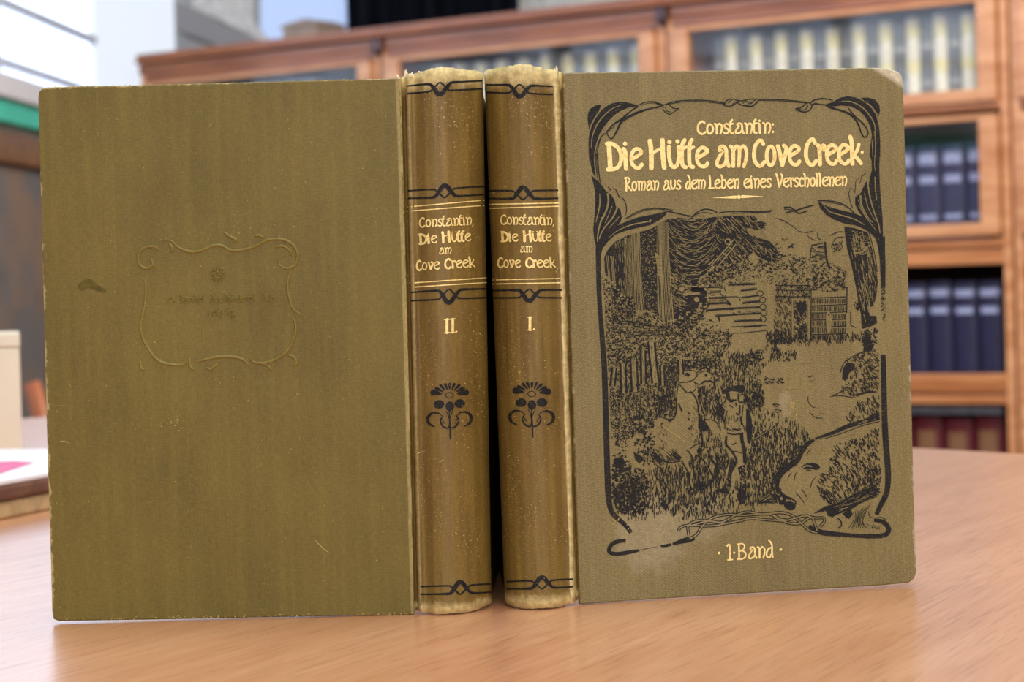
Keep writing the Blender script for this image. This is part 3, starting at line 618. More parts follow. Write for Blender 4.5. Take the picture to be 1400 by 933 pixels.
    A.line([(1109,396),(1109,468)], .9); A.line([(1158,392),(1157.5,428),(1163,427),(1163,445),(1170,448)], 1.2, smooth=False)
    A.fill([(1129,430),(1132,424),(1136,430),(1137,440),(1135,456),(1131,456),(1129,442)], 1, dz=.00012); A.dot(1133,430.5,1.3,0,dz=.00016)
    A.hatch([(1045,452),(1110,458),(1180,455),(1184,464),(1140,470),(1100,472),(1050,470)], 1.5, 2.2, 1.0, 4.5, ja=.4); A.scatter([(1050,456),(1082,458),(1082,470),(1052,470)], .5, 1.1)
    # chimney, birds, bare branches
    C2 = K(1010,280,10.367)
    A.line(C2((1040,570),(1020,660),(1010,790)), 1.2); A.line(C2((1222,530),(1230,660),(1250,800),(1290,900)), 2.4); A.line(C2((1030,575),(1120,560),(1225,540)), 1.1)
    A.hatch([(1111,336),(1128,333),(1130,358),(1108,358)], .02, 2.8, .8, 4.5, ja=.12)
    A.line(C2((600,470),(650,505),(700,470)), 1.3, taper=.4); A.line(C2((695,615),(735,590),(780,550)), 2.4, taper=.4); A.line(C2((735,585),(775,612)), 1.6)
    for st in (((500,185),(640,230),(780,320),(850,375)),((830,372),(950,395),(1040,375),(1080,350)),((960,430),(1040,490),(1110,510)),((1110,400),(1130,480),(1180,500)),((1000,150),(1080,140))): A.line(C2(*st), 1.0, taper=.3)
    F = K(1110,270,10.367)
    for st in (((220,550),(300,520),(380,490),(470,490)),((290,650),(340,580),(420,565),(480,555)),((420,830),(510,820)),((420,570),(425,650))): A.line(F(*st), 1.2, taper=.3)
    A.scatter([(1136,334),(1152,330),(1152,342),(1138,346)], .35, .9)
    # --- tree at the right
    tree = [(1154,310),(1168,312),(1186,318),(1192,340),(1197,365),(1200,385),(1198,405),(1194,418),(1190,420),(1188,405),(1187,420),(1189,432),(1198,432),(1199,442),(1192,446),(1186,448),(1178,450),(1177,430),(1174,415),(1170,392),(1164,362),(1158,340),(1156,325)]
    A.fill(tree)
    A.hatch([(1158,322),(1184,318),(1196,365),(1198,405),(1182,440),(1176,410),(1166,362)], 1.38, 2.0, .55, 14, mi=1, dz=.0001, ja=.08)
    A.hatch([(1160,312),(1186,320),(1192,345),(1166,350)], .4, 2.4, .6, 4, mi=1, dz=.0001, ja=.9)
    A.line([(1166,346),(1178,345),(1184,340)], 1.6, 1, dz=.0001)
    A.line([(1188,318),(1194,340),(1198,362),(1199,372)], 1.0)
    A.scatter([(1167,413),(1175,412),(1176,424),(1169,424)], .7, 1.1)
    A.scatter([(1180,452),(1200,448),(1199,472),(1184,482),(1178,470)], .62, 1.5); A.fill([(1182,466),(1190,462),(1194,476),(1188,482),(1180,480)])
    # --- right bank, burrow, bushes
    B = K(1120,440,10.367)
    A.hatch(B((330,560),(540,470),(640,400),(790,380),(835,440),(840,780),(700,830),(600,760),(560,650),(520,600)), .6, 1.7, .9, 4.5, ja=.8)
    A.fill(B((325,820),(335,660),(390,580),(470,580),(510,610),(480,680),(430,720),(370,840))); A.line(B((300,720),(340,600),(420,530),(520,470),(620,430)), 1.2); A.line(B((400,570),(500,590),(560,660),(560,760)), 1.6, 1, dz=.0001)
    A.fill(B((620,260),(660,170),(720,190),(700,280),(760,330),(700,370),(640,380))); A.hatch([(1156,505),(1172,500),(1172,518),(1154,520)], 1.5, 1.9, .7, 6)
    G = K(1120,520,10.367)
    A.hatch(G((280,180),(360,60),(500,0),(840,-60),(840,150),(640,180),(500,240),(380,180)), .9, 1.8, .95, 5, ja=.5)
    A.line(G((160,240),(300,170),(400,130)), 1.2, taper=.3); A.line(G((140,235),(300,220),(420,240),(520,250)), 1.1, taper=.3); A.line(G((470,215),(560,205),(680,170),(830,165)), 2.4, taper=.3)
    A.hatch(G((380,560),(520,340),(640,260),(840,200),(850,540),(640,580),(440,620)), 1.25, 2.5, 1.0, 6, ja=.4); A.fill(G((640,560),(720,500),(850,450),(855,520)))
    for st in (((300,385),(460,370)),((380,335),(520,320)),((480,300),(590,285)),((330,450),(420,430)),((180,545),(320,530)),((0,545),(60,540)),((0,475),(80,470)),((180,620),(260,575)),((300,830),(520,760)),((340,830),(480,755))): A.line(G(*st), .9, taper=.3)
    A.line(G((855,535),(640,585),(400,655),(200,745),(20,805),(-60,835)), (4.6,5.2,5.6,5,4,2.5)); A.line(G((855,585),(600,650),(320,755),(80,830)), 1.0)
    A.hatch(G((400,640),(640,570),(850,520),(850,545),(640,600),(400,675)), -.28, 3, .5, 10, mi=1, dz=.0001, ja=.04)
    grass = [(1139,612),(1150,606),(1175,600),(1190,590),(1202,586),(1201,620),(1205,645),(1203,672),(1192,682),(1170,686),(1150,690),(1136,690),(1124,680),(1118,668),(1122,652),(1132,640)]
    A.hatch(grass, lambda x, y: 1.05 - (1165-x)*.006, 2.7, 1.15, 5.5, ja=.3); A.scatter([(1185,640),(1205,640),(1202,680),(1180,684)], .4, 1.2)
    A.hatch([(1118,668),(1136,672),(1150,690),(1138,696),(1124,682)], .8, 2.4, 1.0, 5)
    g = K(1060,660,8.235)
    A.fill(g((425,352),(560,268),(700,238),(880,128),(1010,70),(1150,60),(1170,100),(1080,180),(950,240),(860,300),(700,360),(640,392),(590,372),(570,320)))
    A.hatch(g((600,300),(880,160),(1100,90),(1060,170),(700,340)), -.45, 2.2, .5, 9, mi=1, dz=.0001, ja=.1)
    A.fill(g((755,350),(850,300),(870,360),(830,410),(800,400)))
    for i in range(9): t = i/8; A.line(g((880+t*180,330+(-t*80)),(890+t*90,410+t*20),(820+t*230,530-t*10)), .75, taper=.1, jit=.6)
    for st in (((700,400),(740,440),(740,490),(710,515)),((530,150),(640,245))): A.line(g(*st), 1.6)
    A.scatter(g((1020,460),(1170,490),(1170,530),(1100,520)), .25, .8)
    # --- creek
    c = K(1020,600,10.367); mid = K(1020,520,10.367)
    A.line(c((960,15),(860,85),(785,200),(720,310),(600,395),(520,470),(460,560),(440,690),(480,765),(560,830),(640,850)), (3,6,5,6,7,8,7,5,4,4,3), jit=.5)
    for x, y in ((830,110),(770,215),(690,320),(570,400),(500,480),(440,580),(420,680),(460,760)): q = c((x,y))[0]; A.scatter([(q[0]-7,q[1]-6),(q[0]+3,q[1]-6),(q[0]+3,q[1]+6),(q[0]-7,q[1]+6)], .5, 1.3)
    A.fill(c((780,400),(870,348),(980,350),(1045,392),(1030,430),(980,445),(930,425),(850,430)), smooth=True); A.line(c((800,410),(860,385),(930,395)), 1.6, 1, dz=.0001); A.line(c((850,445),(920,450)), 1.2)
    for st in (((920,140),(870,210),(860,250)),((1000,150),(940,210)),((1080,130),(1040,240)),((720,470),(690,530),(685,600)),((650,480),(600,540),(590,590)),((990,540),(930,620),(915,710)),((780,700),(830,780),(880,860)),((570,680),(590,740)),((700,760),(780,850),(830,920))): A.line(c(*st), 1.0, taper=.3)
    A.line(c((590,240),(640,200),(720,200)), 1.2); A.hatch([(1076,620),(1090,619),(1088,630),(1078,632)], -.6, 3, .7, 5)
    for st in (((880,215),(880,300),(940,380),(1000,385)),((900,450),(980,530),(1090,540)),((540,395),(660,410)),((520,450),(660,452)),((540,345),(620,350)),((560,130),(740,135)),((250,400),(380,415)),((560,370),(640,385)),((1050,470),(1110,470)),((680,480),(740,485)),((760,510),(800,525))): A.line(mid(*st), 1.0, taper=.25)
    A.line(mid((380,340),(470,350),(430,375),(380,340)), 1.2); A.line(mid((400,420),(500,430),(440,460),(400,430)), 1.0)
    # --- meadow
    field = [(960,495),(1000,480),(1040,478),(1060,470),(1068,480),(1045,500),(1040,520),(1046,545),(1040,556),(1062,568),(1080,575),(1096,582),(1108,600),(1098,612),(1085,630),(1066,648),(1060,672),(1040,680),(1030,700),(1000,702),(960,708),(930,712),(900,700),(870,690),(862,660),(895,640),(930,640),(940,640),(950,600),(960,560),(968,530)]
    ex = (horse, head2, man, sleeve)
    A.hatch(field, 1.56, 3.0, .95, 6.5, excl=ex, ja=.22, bend=.1); A.hatch([(965,500),(1010,482),(1040,500),(1040,555),(980,575),(960,545)], 1.45, 3.2, .8, 4, excl=ex, ja=.4)
    A.hatch([(945,625),(1000,620),(990,700),(930,705),(905,690),(900,645)], 1.6, 3.0, .9, 7, excl=ex); A.hatch([(1022,590),(1085,585),(1090,612),(1060,650),(1050,690),(1020,690)], 1.5, 3.0, 1.0, 7, excl=ex, ja=.25)
    A.scatter([(1000,490),(1040,478),(1046,492),(1010,505)], .45, 1.2); A.scatter([(1020,535),(1045,535),(1044,556),(1022,560)], .5, 1.2)
    A.hatch([(1055,476),(1090,480),(1088,492),(1050,496)], 1.4, 2.0, 1.1, 4); A.hatch([(1045,515),(1082,518),(1070,526),(1045,524)], .3, 2, 1.0, 4); 
    for st in (((1090,473),(1110,474)),((1095,478),(1108,477)),((1088,498),(1116,497)),((1137,499),(1144,500)),((1136,504),(1144,504)),((1112,512),(1118,511))): A.line(list(st), 1.1, taper=.2)
    A.line([(1104,523),(1116,519)], 2.6, taper=.3); A.line([(1105,516),(1112,514)], 1.2)
    A.line([(1054,463),(1048,470),(1052,474)], 1.0); A.line([(1002,456),(1020,455),(1048,452)], .9); A.line([(1000,447),(1048,445)], 1.0)
    # hay mound and stones at the water's edge
    for i in range(8): A.line(c((160+i*14,930-i*4),(230+i*22,830-i*2+i*14),(330+i*14,780+i*18),(440,830+i*13)), 1.0, jit=.5)
    A.fill(c((400,770),(480,820),(560,850),(540,930),(470,930),(450,850)), smooth=True); A.dot(1068,682,2.2,1,dz=.00012); A.line(c((560,850),(640,850),(700,900),(690,940)), 2.0); A.hatch(c((560,870),(680,880),(680,950),(570,950)), .1, 3, .8, 5)
    A.fill([(1072,688),(1082,686),(1088,692),(1084,698),(1074,696)], smooth=True)
    # --- bushes bottom left
    A.fill([(840,627),(850,625),(855,632),(853,640),(862,638),(864,634),(862,642),(855,645),(848,648),(845,640),(838,636)]); A.scatter([(838,622),(858,622),(864,640),(852,652),(838,650)], .3, 1.4)
    A.scatter([(838,640),(880,640),(890,690),(868,706),(842,700),(834,670)], .35, 1.9)
    big = [(852,650),(862,652),(870,660),(872,675),(868,690),(878,700),(866,702),(850,698),(840,690),(838,672),(846,662)]
    A.scatter(big, .85, 1.7, dz=.00002); A.scatter([(838,650),(885,645),(890,680),(880,702),(845,702),(836,680)], .45, 1.5, clump=.3)
    A.scatter([(868,600),(895,596),(898,625),(905,632),(880,636),(868,625)], .55, 1.6, clump=.3); A.fill([(866,618),(874,622),(882,628),(874,634),(868,628)]); A.fill([(893,616),(900,624),(908,630),(902,634),(894,626)])
    A.scatter([(840,596),(858,596),(858,612),(842,612)], .3, 1.4); A.scatter([(845,616),(856,615),(856,624),(846,625)], .25, 1.3); A.scatter([(862,570),(895,568),(895,600),(865,600)], .45, 1.5, excl=(horse,), clump=.5)
    A.hatch([(845,690),(905,690),(900,708),(860,712),(850,704)], 1.5, 3, 1.0, 5)
    # --- horse and donkey
    h = K(910,500,10.367); b5 = K(910,580,10.367); b3 = K(820,520,10.367); b2 = K(820,600,10.367)
    for st, wd in ((((350,365),(400,420),(440,500),(460,600),(472,720),(470,900)), 1.6), (((180,270),(160,400),(150,540)), 1.0), (((150,540),(150,650),(120,740),(60,790)), 1.6), (((185,540),(205,590),(232,650)), 1.8), (((180,240),(180,140),(230,90),(320,65),(430,82)), 1.1), (((180,250),(240,320),(300,385)), 1.4),
                   (((310,382),(390,370),(430,310),(415,240)), 1.0), (((190,240),(300,235),(400,200),(430,160),(440,100),(500,70)), 1.2), (((440,165),(470,110),(560,80),(640,110),(660,160),(620,200)), 1.0), (((400,230),(470,270),(540,240)), 1.4), (((310,650),(330,690)), 1.3), (((310,740),(340,780)), 1.3), (((550,770),(570,850),(620,933)), 1.6)): A.line(h(*st), wd)
    A.fill(h((255,115),(310,100),(350,125),(330,160),(270,140))); A.fill(h((550,130),(580,115),(595,145),(570,170))); A.line(h((510,235),(560,225),(640,225),(690,255)), 2.6, taper=.3); A.fill(h((320,885),(350,885),(350,910),(325,910)))
    A.fill(h((472,720),(520,760),(560,850),(610,933),(480,933))); A.hatch(h((470,280),(560,280),(560,420),(460,480)), 1.2, 2, .8, 5)
    A.line(b3((770,530),(850,520),(930,545),(985,575),(1040,545),(1080,460),(1095,345)), 1.4); A.fill(b3((960,550),(1030,540),(1010,590),(985,595))); A.line(b3((1115,330),(1165,440)), 1.6, taper=.3); A.line(b3((865,625),(890,615)), 1.8)
    A.hatch(b5((0,420),(100,330),(220,450),(200,530),(0,540)), .75, 1.9, .9, 5); A.fill(b5((120,380),(180,430),(225,470),(200,522),(130,500),(100,440))); A.line(b5((-120,480),(0,540),(100,545),(210,525)), 1.3)
    for st, wd in ((((220,520),(300,650),(330,720),(340,850),(380,933)), 1.7), (((300,370),(340,410),(380,500),(400,660),(430,800)), 1.6), (((430,440),(520,500),(600,600),(650,720)), 1.5), (((600,370),(640,480),(740,620)), 2.4), (((740,620),(720,730),(640,820),(560,900)), 4.2), (((520,380),(560,330),(600,340)), 1.2), (((350,350),(420,300),(520,260)), 1.2), (((470,0),(500,100),(520,260),(500,330)), 2.6), (((560,0),(620,110),(600,260)), 1.8)): A.line(b5(*st), wd)
    A.fill(b5((430,850),(480,810),(540,830),(550,900),(500,940),(420,930)), smooth=True); A.fill(b5((440,370),(510,330),(520,390),(460,430)))
    for st, wd in ((((960,330),(940,430),(900,520),(875,590)), 1.2), (((820,400),(800,530),(850,600)), 1.6), (((850,590),(900,680),(925,760),(935,860)), 1.3), (((905,610),(960,690),(1005,770),(1000,860),(960,933)), 1.5)): A.line(b2(*st), wd)
    A.fill(b2((830,590),(900,580),(905,620),(860,630))); t3 = K(820,670,8.886); A.fill(t3((740,160),(780,120),(825,190),(825,230),(795,255),(745,200)))
    A.hatch([(895,610),(912,632),(900,640),(880,625)], .7, 2, .8, 5)
    A.hatch([(898,584),(910,582),(916,616),(900,618)], 1.1, 5, .5, 4); A.hatch([(940,560),(955,556),(953,592),(944,604)], 1.3, 5, .5, 5)
    # --- man with rifle and pack
    A.fill(h((795,385),(830,335),(920,300),(1030,278),(1110,285),(1125,340),(1085,392),(1030,375),(950,360),(900,372),(850,405)), smooth=True)
    A.fill(h((850,400),(900,380),(920,480),(1000,480),(1000,500),(920,530),(860,470)))
    for st, wd in ((((1030,400),(1030,500),(1060,520),(1100,520)), 1.6), (((870,640),(840,760),(840,900)), 1.3), (((1050,560),(1045,700),(1000,670)), 2.0), (((1060,720),(1080,850)), 2.0), (((750,440),(755,560)), 1.3), (((820,440),(850,480),(820,540),(770,560)), 1.4), (((900,560),(960,600)), 1.2), (((1050,430),(1090,400),(1120,440)), 1.2), (((1100,560),(1080,780),(1110,870)), 1.2)): A.line(h(*st), wd)
    A.fill(h((980,540),(1010,530),(1015,570),(990,570)))
    A.hatch(h((700,560),(830,570),(840,700),(780,780),(660,700)), .9, 1.4, 1.2, 4); A.fill(h((730,590),(800,580),(830,650),(790,730),(740,690)), smooth=True)
    A.fill(h((1140,640),(1180,620),(1200,760),(1230,933),(1130,933),(1150,850))); A.hatch(h((1090,870),(1230,870),(1230,940),(1100,940)), 1, 1.6, 1.0, 3)
    A.line(h((550,760),(700,790),(770,900)), 1.1); A.line(h((560,800),(640,933)), 1.4); A.hatch(h((850,700),(1040,720),(1050,900),(860,900)), 1.4, 4, .6, 5); A.hatch(h((860,880),(1060,890),(1060,933),(860,933)), .5, 1.7, .9, 4)
    A.line(b5((870,95),(960,125),(1110,100)), 2.4, 1, dz=.0001); A.line(b5((870,130),(960,148),(1060,140)), 1.6)
    A.line(b5((860,170),(860,290),(940,390),(1000,500),(1000,565)), 2.6); A.line(b5((1075,100),(1080,220),(1110,350),(1125,560)), 4.2); A.fill(b5((1150,0),(1230,0),(1220,200),(1190,290),(1160,250)))
    A.line(b5((940,390),(1010,390),(1080,420)), 1.0); A.line(b5((940,295),(1000,270)), 1.6)
    A.fill(b5((930,470),(1000,560),(980,620),(940,700),(910,933),(810,933),(870,750),(900,600)), smooth=True); A.hatch(b5((850,760),(920,740),(900,930),(830,930)), 1.2, 2.6, .6, 4, mi=1, dz=.0001)
    A.fill(b5((1020,620),(1130,570),(1145,933),(1050,933),(1060,750))); A.hatch(b5((1050,640),(1130,600),(1140,930),(1060,930)), 1.2, 2.2, .6, 4, mi=1, dz=.0001, ja=.6)
    q6 = K(910,660,10.367); A.fill([(988,668),(998,668),(996,676),(985,674),(984,669)]); A.fill([(1010,668),(1020,668),(1019,688),(1012,690),(1008,680)])
    A.line(b5((850,430),(740,590),(810,650),(870,600),(900,470)), 1.6, smooth=False); A.hatch(b5((850,440),(750,580),(810,640),(860,590),(890,480)), -.9, 2.6, .7, 5)
    A.line(mid((90,855),(250,760),(405,655)), 2.6); A.line(mid((90,850),(250,755),(380,670)), .8, 1, dz=.0001); A.fill(mid((0,400),(50,430),(80,560),(90,740),(60,860),(20,900),(0,700)))
# ---------------------------------------------------------------- the two books
class Board:
    """flat upright board: outline traced on the plane through A and B (x, y), given thickness"""
    def __init__(s, A, B):
        s.A, s.B = Vector((A[0], A[1], 0)), Vector((B[0], B[1], 0)); s.e = (s.B - s.A).normalized()
        s.n = Vector((s.e.y, -s.e.x, 0))      # towards the reader
        s.W = (s.B - s.A).length
    def surf(s, px, py, off=0.0):
        d = ray(px, py); o = s.A + s.n * 0
        P = EYE + d * ((o - EYE).dot(s.n) / d.dot(s.n)); uv = ((P - s.A).dot(s.e), P.z)
        return P + s.n * off, uv
    def build(s, outline, name, mat, parent, th=0.0028):
        mb = MB(); rings = []
        pts = [s.surf(*q)[0] for q in outline]; c = sum(pts, Vector()) / len(pts)
        for off, ins in ((0.0, 0.0006), (-0.0002, 0.0002), (-0.0006, 0.0), (-th + 0.0004, 0.0), (-th, 0.0005)):
            r = []
            for p in pts:
                q = p - (p - c).normalized() * ins + s.n * off
                r.append(mb.vert(q, ((q - s.A).dot(s.e), q.z)))
            rings.append(r)
        n = len(pts)
        mb.face(rings[0]); mb.face(list(reversed(rings[-1])))
        for a, b in zip(rings, rings[1:]):
            for i in range(n): mb.face((a[i], b[i], b[(i+1) % n], a[(i+1) % n]))
        return mb.build(name, mat, parent)

class Spine:
    def __init__(s, TL, TR, BL, BR, yl, yr, flip):
        s.P = [at_y(*TL, yl), at_y(*TR, yr), at_y(*BL, yl), at_y(*BR, yr)]; s.flip = flip
        for k in (2, 3): s.P[k].z = 0.0006
        s.Wd = ((s.P[1] - s.P[0]).length + (s.P[3] - s.P[2]).length) / 2; s.H = (s.P[0].z + s.P[1].z) / 2
    def prof(s, u):
        """outward swell; u = 0 at the hinge with the board"""
        if s.flip: u = 1 - u
        pts = [(0,-.0012),(.015,-.0040),(.035,-.0042),(.055,-.0008),(.08,.0022),(.11,.0032),(.15,.0030),(.18,.0040),(.28,.0088),(.40,.0120),(.55,.0136),(.70,.0126),(.82,.0102),(.91,.0070),(.97,.0034),(1.0,-.001)]
        for (a, x), (b, y) in zip(pts, pts[1:]):
            if u <= b: t = (u - a) / (b - a); return x + (y - x) * t
        return -.001
    def at(s, u, v, off=0.0):
        a = s.P[2].lerp(s.P[0], v); b = s.P[3].lerp(s.P[1], v); p = a.lerp(b, u)
        e = (b - a).normalized(); n = Vector((e.y, -e.x, 0)).normalized()
        du = 0.01; g = (s.prof(min(1, u+du)) - s.prof(max(0, u-du))) / (s.Wd * 2 * du)
        nn = (n - e * max(-2, min(2, g))).normalized()
        return p + Vector((0, -1, 0)) * s.prof(u) + nn * off
    def surf(s, px, py, off=0.0):
        y = 0.9; d = ray(px, py)
        for _ in range(5):
            P = EYE + d * (y / d.y); v = P.z / s.P[0].z
            a = s.P[2].lerp(s.P[0], v); b = s.P[3].lerp(s.P[1], v); u = max(0.0, min(1.0, (P.x - a.x) / (b.x - a.x)))
            y = s.at(u, v).y
        return s.at(u, v, off), (u * s.Wd, v * s.H)
    def build(s, name, mat, parent, seed):
        mb = MB(); NU, NV = 56, 70; g = []; rr = random.Random(seed)
        ph = [rr.uniform(0, 6) for _ in range(6)]
        us = [i / NU for i in range(NU + 1)]
        for j in range(NV + 1):
            v = j / NV; row = []
            for i, u in enumerate(us):
                vv = v; q = abs(2*u-1)
                rag = 0.0003*math.sin(u*13+ph[0]) + 0.00012*math.sin(u*47+ph[1]) + 0.00008*math.sin(u*97+ph[2])
                p = s.at(u, vv)
                if j == NV: p.z += 0.0016*(1-q*q) + rag + (0.0022 if abs((1-u if s.flip else u) - .075) < .012 else 0)
                if j == NV - 1: p.z += 0.0012*(1-q*q)
                if j == 0: p.z = max(0.0002, p.z + 0.0006*(q*q) + rag*.6)
                row.append(mb.vert(p, (u * s.Wd, v * s.H)))
            g.append(row)
        for j in range(NV):
            for i in range(NU): mb.face((g[j][i], g[j][i+1], g[j+1][i+1], g[j+1][i]))
        # inner wall so that the cloth has thickness, capped at head and tail
        back = []
        for j in (0, NV):
            row = []
            for i, u in enumerate(us):
                p = Vector(mb.v[g[j][i]]); p.y += 0.0022; row.append(mb.vert(p, (u * s.Wd, (0.0 if j == 0 else s.H))))
            back.append(row)
        for i in range(NU):
            mb.face((g[0][i+1], g[0][i], back[0][i], back[0][i+1])); mb.face((g[NV][i], g[NV][i+1], back[1][i+1], back[1][i]))
            mb.face((back[0][i+1], back[0][i], back[1][i], back[1][i+1]))
        return mb.build(name, mat, parent, smooth=True)

def spine_knot(A, xl, xr, cx, yu, yl, slope, flip):
    """pair of rules with a knotted drop between them"""
    f = lambda x, y: (x, y + slope * (x - cx))
    g = 1.0 if not flip else -1.0; top, low = (yu, yl) if not flip else (yl, yu); h = abs(yl - yu)
    Y = lambda t: top + g * t * h
    A.line([f(xl, Y(.05)), f(cx-18, Y(0)), f(cx-12, Y(.15)), f(cx-7, Y(.75)), f(cx-4, Y(1.2)), f(cx, Y(1.42)), f(cx+4, Y(1.2)), f(cx+8, Y(.7)), f(cx+14, Y(.12)), f(cx+20, Y(0)), f(xr, Y(.05))], (2.2,2.2,2.6,3.6,5.6,6.2,5.6,3.6,2.6,2.2,2.2))
    A.line([f(xl, Y(1)), f(cx-18, Y(1)), f(cx-12, Y(.85)), f(cx-5, Y(.25)), f(cx, Y(-.1)), f(cx+5, Y(.25)), f(cx+11, Y(.8)), f(cx+17, Y(1)), f(xr, Y(1.05))], 2.2)
def spine_flower(A, cx, cy, sc=1.0):
    k = lambda *p: [(cx + x * sc / 4.442, cy + y * sc / 4.442) for x, y in p]
    for ang, r0, r1, wd in ((-168,45,118,40),(-147,42,104,21),(-127,38,98,19),(-108,36,92,18),(-89,36,88,20),(-70,36,92,18),(-50,38,98,19),(-30,42,104,21),(-10,45,118,40)):
        a = math.radians(ang); ca, sa = math.cos(a), math.sin(a) * .82; n = (-math.sin(a), math.cos(a))
        A.fill(k((ca*r0, sa*r0), (ca*(r0+r1)/2+n[0]*wd*.36, sa*(r0+r1)/2+n[1]*wd*.36), (ca*r1*.95+n[0]*wd*.48, sa*r1*.95+n[1]*wd*.48), (ca*(r1+6), sa*(r1+6)), (ca*r1*.95-n[0]*wd*.48, sa*r1*.95-n[1]*wd*.48), (ca*(r0+r1)/2-n[0]*wd*.36, sa*(r0+r1)/2-n[1]*wd*.36)), smooth=True)
    for x, y, rx, ry in ((-66,58,34,28),(64,56,34,28),(2,72,27,32)): A.fill(k(*[(x+rx*math.cos(t*.628), y+ry*math.sin(t*.628)) for t in range(10)]))
    A.line(k((-26,2),(-14,-14),(10,-14),(26,2),(12,18),(-12,18),(-26,2)), .9)
    for m in (-1, 1):
        A.line(k((m*92,200),(m*128,178),(m*136,140),(m*108,112),(m*66,114),(m*50,130)), (1.2,3.2,4.2,3.6,2.0,1.0))
        A.line(k((m*40,128),(m*58,160),(m*40,198),(m*8,208),(0,170),(m*8,130),(m*22,100)), (1.2,2.2,2.4,1.8,1.2,1.2,.9)); A.line(k((m*50,150),(m*30,180)), 1.0)
    A.line(k((0,60),(0,140),(4,200),(6,280)), (1.2,1.6,2.2,2.0))

FLAT = (('left', OLIVE),)
# volume at the left: back board spread to the left, spine to the reader, other board straight back
b2 = empty('book', (-0.03, 0.905, 0.0), 'olive cloth book standing open at the left, plain stamped back cover, spine numbered II', 'book', 'pair of old olive cloth volumes')
b1 = empty('book', (0.025, 0.925, 0.0), 'olive cloth book standing open at the right, illustrated front cover, spine numbered I', 'book', 'pair of old olive cloth volumes')
hL, eL = at_y(556, 470, 0.900), at_y(62, 480, 0.9037)
LB = Board((eL.x, eL.y), (hL.x, hL.y))
hR, eR = at_y(780, 462, 0.915), at_y(1244, 440, 0.945)
RB = Board((hR.x, hR.y), (eR.x, eR.y))
TOPR = RB.surf(1234, 93)[1]; TOPL = LB.surf(300, 113)[1]
C_BACK = cloth('olive_linen_back', LB.W, TOPL[1], OLIVE, OLIVE_D, PALE, 0.0, 0.0008, thread=0.42, u_band=((LB.W-0.0006, 0.0008, 0.3),))
C_FRONT = cloth('olive_twill_front', RB.W, TOPR[1], srgb(135, 120, 66), srgb(119, 103, 47), srgb(226, 214, 186), 1.0, 0.0008, thread=0.55, hi=0.2,
                rubs=((0.030, 0.026, 0.018, 0.018, 0.20), (0.052, 0.031, 0.012, 0.012, 0.14), (0.086, 0.074, 0.004, 0.006, 0.16)), corner=(TOPR[0], TOPR[1], 0.0078, 0.60))
C_SP2 = cloth('spine_linen_second', 0.031, 0.203, SP, SP_D, PALE, 0.0, 0, thread=0.5, u_band=((0.0027, 0.0010, 0.45),), ends=(0.0052, 0.0040), mott=0.7, spkf=0.8, spkt=0.6)
C_SP1 = cloth('spine_twill_first', 0.030, 0.203, SP, SP_D, PALE, 1.0, 0, thread=0.5, u_band=((0.0270, 0.0013, 0.95),), ends=(0.0050, 0.0050), mott=0.7, spkf=0.8, spkt=0.6)
back_board = LB.build([(548,107),(430,110),(300,113.5),(160,117),(64,119.2),(57,121.5),(53,126),(52,133),(55,250),(59,400),(64,600),(69,760),(71,838),(73,847),(80,849.8),(200,848),(400,844),(566,841),(562,650),(556,420),(551,230)], 'back_cover', C_BACK, b2)
front_board = RB.build([(770,99.6),(900,97.5),(1050,95),(1150,93.2),(1196,92.6),(1212,93.4),(1222,96),(1229,98.5),(1233,104),(1235,116),(1237,180),(1241,330),(1246,520),(1250,690),(1253,770),(1253.4,783),(1250,792),(1243,797.3),(1200,801.3),(1050,810.2),(900,819.4),(793,826.6),(787,650),(781,450),(775,250)], 'front_cover', C_FRONT, b1)
S2 = Spine((548,105), (660,101), (566,841), (672,829), 0.900, 0.918, False)
S1 = Spine((662,99), (769,99), (690.5,829), (792,826), 0.918, 0.915, True)
spine2 = S2.build('spine', C_SP2, b2, 3); spine1 = S1.build('spine', C_SP1, b1, 8)
# page blocks, inner boards and head bands behind the spines
def body(S, root, xa_b, xb_b, xa_t, xb_t, y0, y1, board_side, mat, bname, off_b, off_t):
    """wedge-like closed half of the book that runs straight back from the spine"""
    mb = MB()
    zb, zt = 0.0035, 0.1975
    g = 0.001
    mb.prism([(xa_b + g, y0 + .004, zb), (xb_b - g, y0 + .004, zb), (xb_t - g, y0 + .004, zt), (xa_t + g, y0 + .004, zt)], Vector((0.0, y1 - y0 - 0.010, 0)))
    mb.build('page_block', PAPER, root)
    mb = MB(); s = board_side
    xb, xt = (xb_b, xb_t) if s > 0 else (xa_b, xa_t); t = 0.0028 * s
    q_ = [mb.vert(p) for p in ((xb, y0 - .004, .0006), (xb + t, y0 - .004, .0006), (xt + t, y0 - .004, .2015), (xt, y0 - .004, .2015), (xb + off_b, y1, .0006), (xb + t + off_b, y1, .0006), (xt + t + off_t, y1, .2015), (xt + off_t, y1, .2015))]
    for f_ in ((0,1,2,3),(7,6,5,4),(0,4,5,1),(1,5,6,2),(2,6,7,3),(3,7,4,0)): mb.face([q_[i] for i in f_])
    mb.build(bname, mat, root, bevel=0.0008)
pr2 = at_y(672, 829, .918); pr2t = at_y(660, 101, .918); pl2 = at_y(570, 840, .905); pl1 = at_y(690.5, 829, .918); pl1t = at_y(662, 99, .918); pr1 = at_y(785, 826, .918)
C_IN = cloth('olive_linen_inner', 0.13, 0.2, OLIVE, OLIVE_D, PALE, 0.0, 0.0, thread=0.4)
body(S2, b2, pl2.x + .002, pr2.x - .004, pl2.x, pr2t.x - .004, 0.926, 1.050, 1, C_IN, 'front_cover', 0.0046, 0.0018)
body(S1, b1, pl1.x + .004, pr1.x - .002, pl1t.x + .004, pr1.x - .004, 0.926, 1.050, -1, C_IN, 'back_cover', -0.0046, -0.0018)

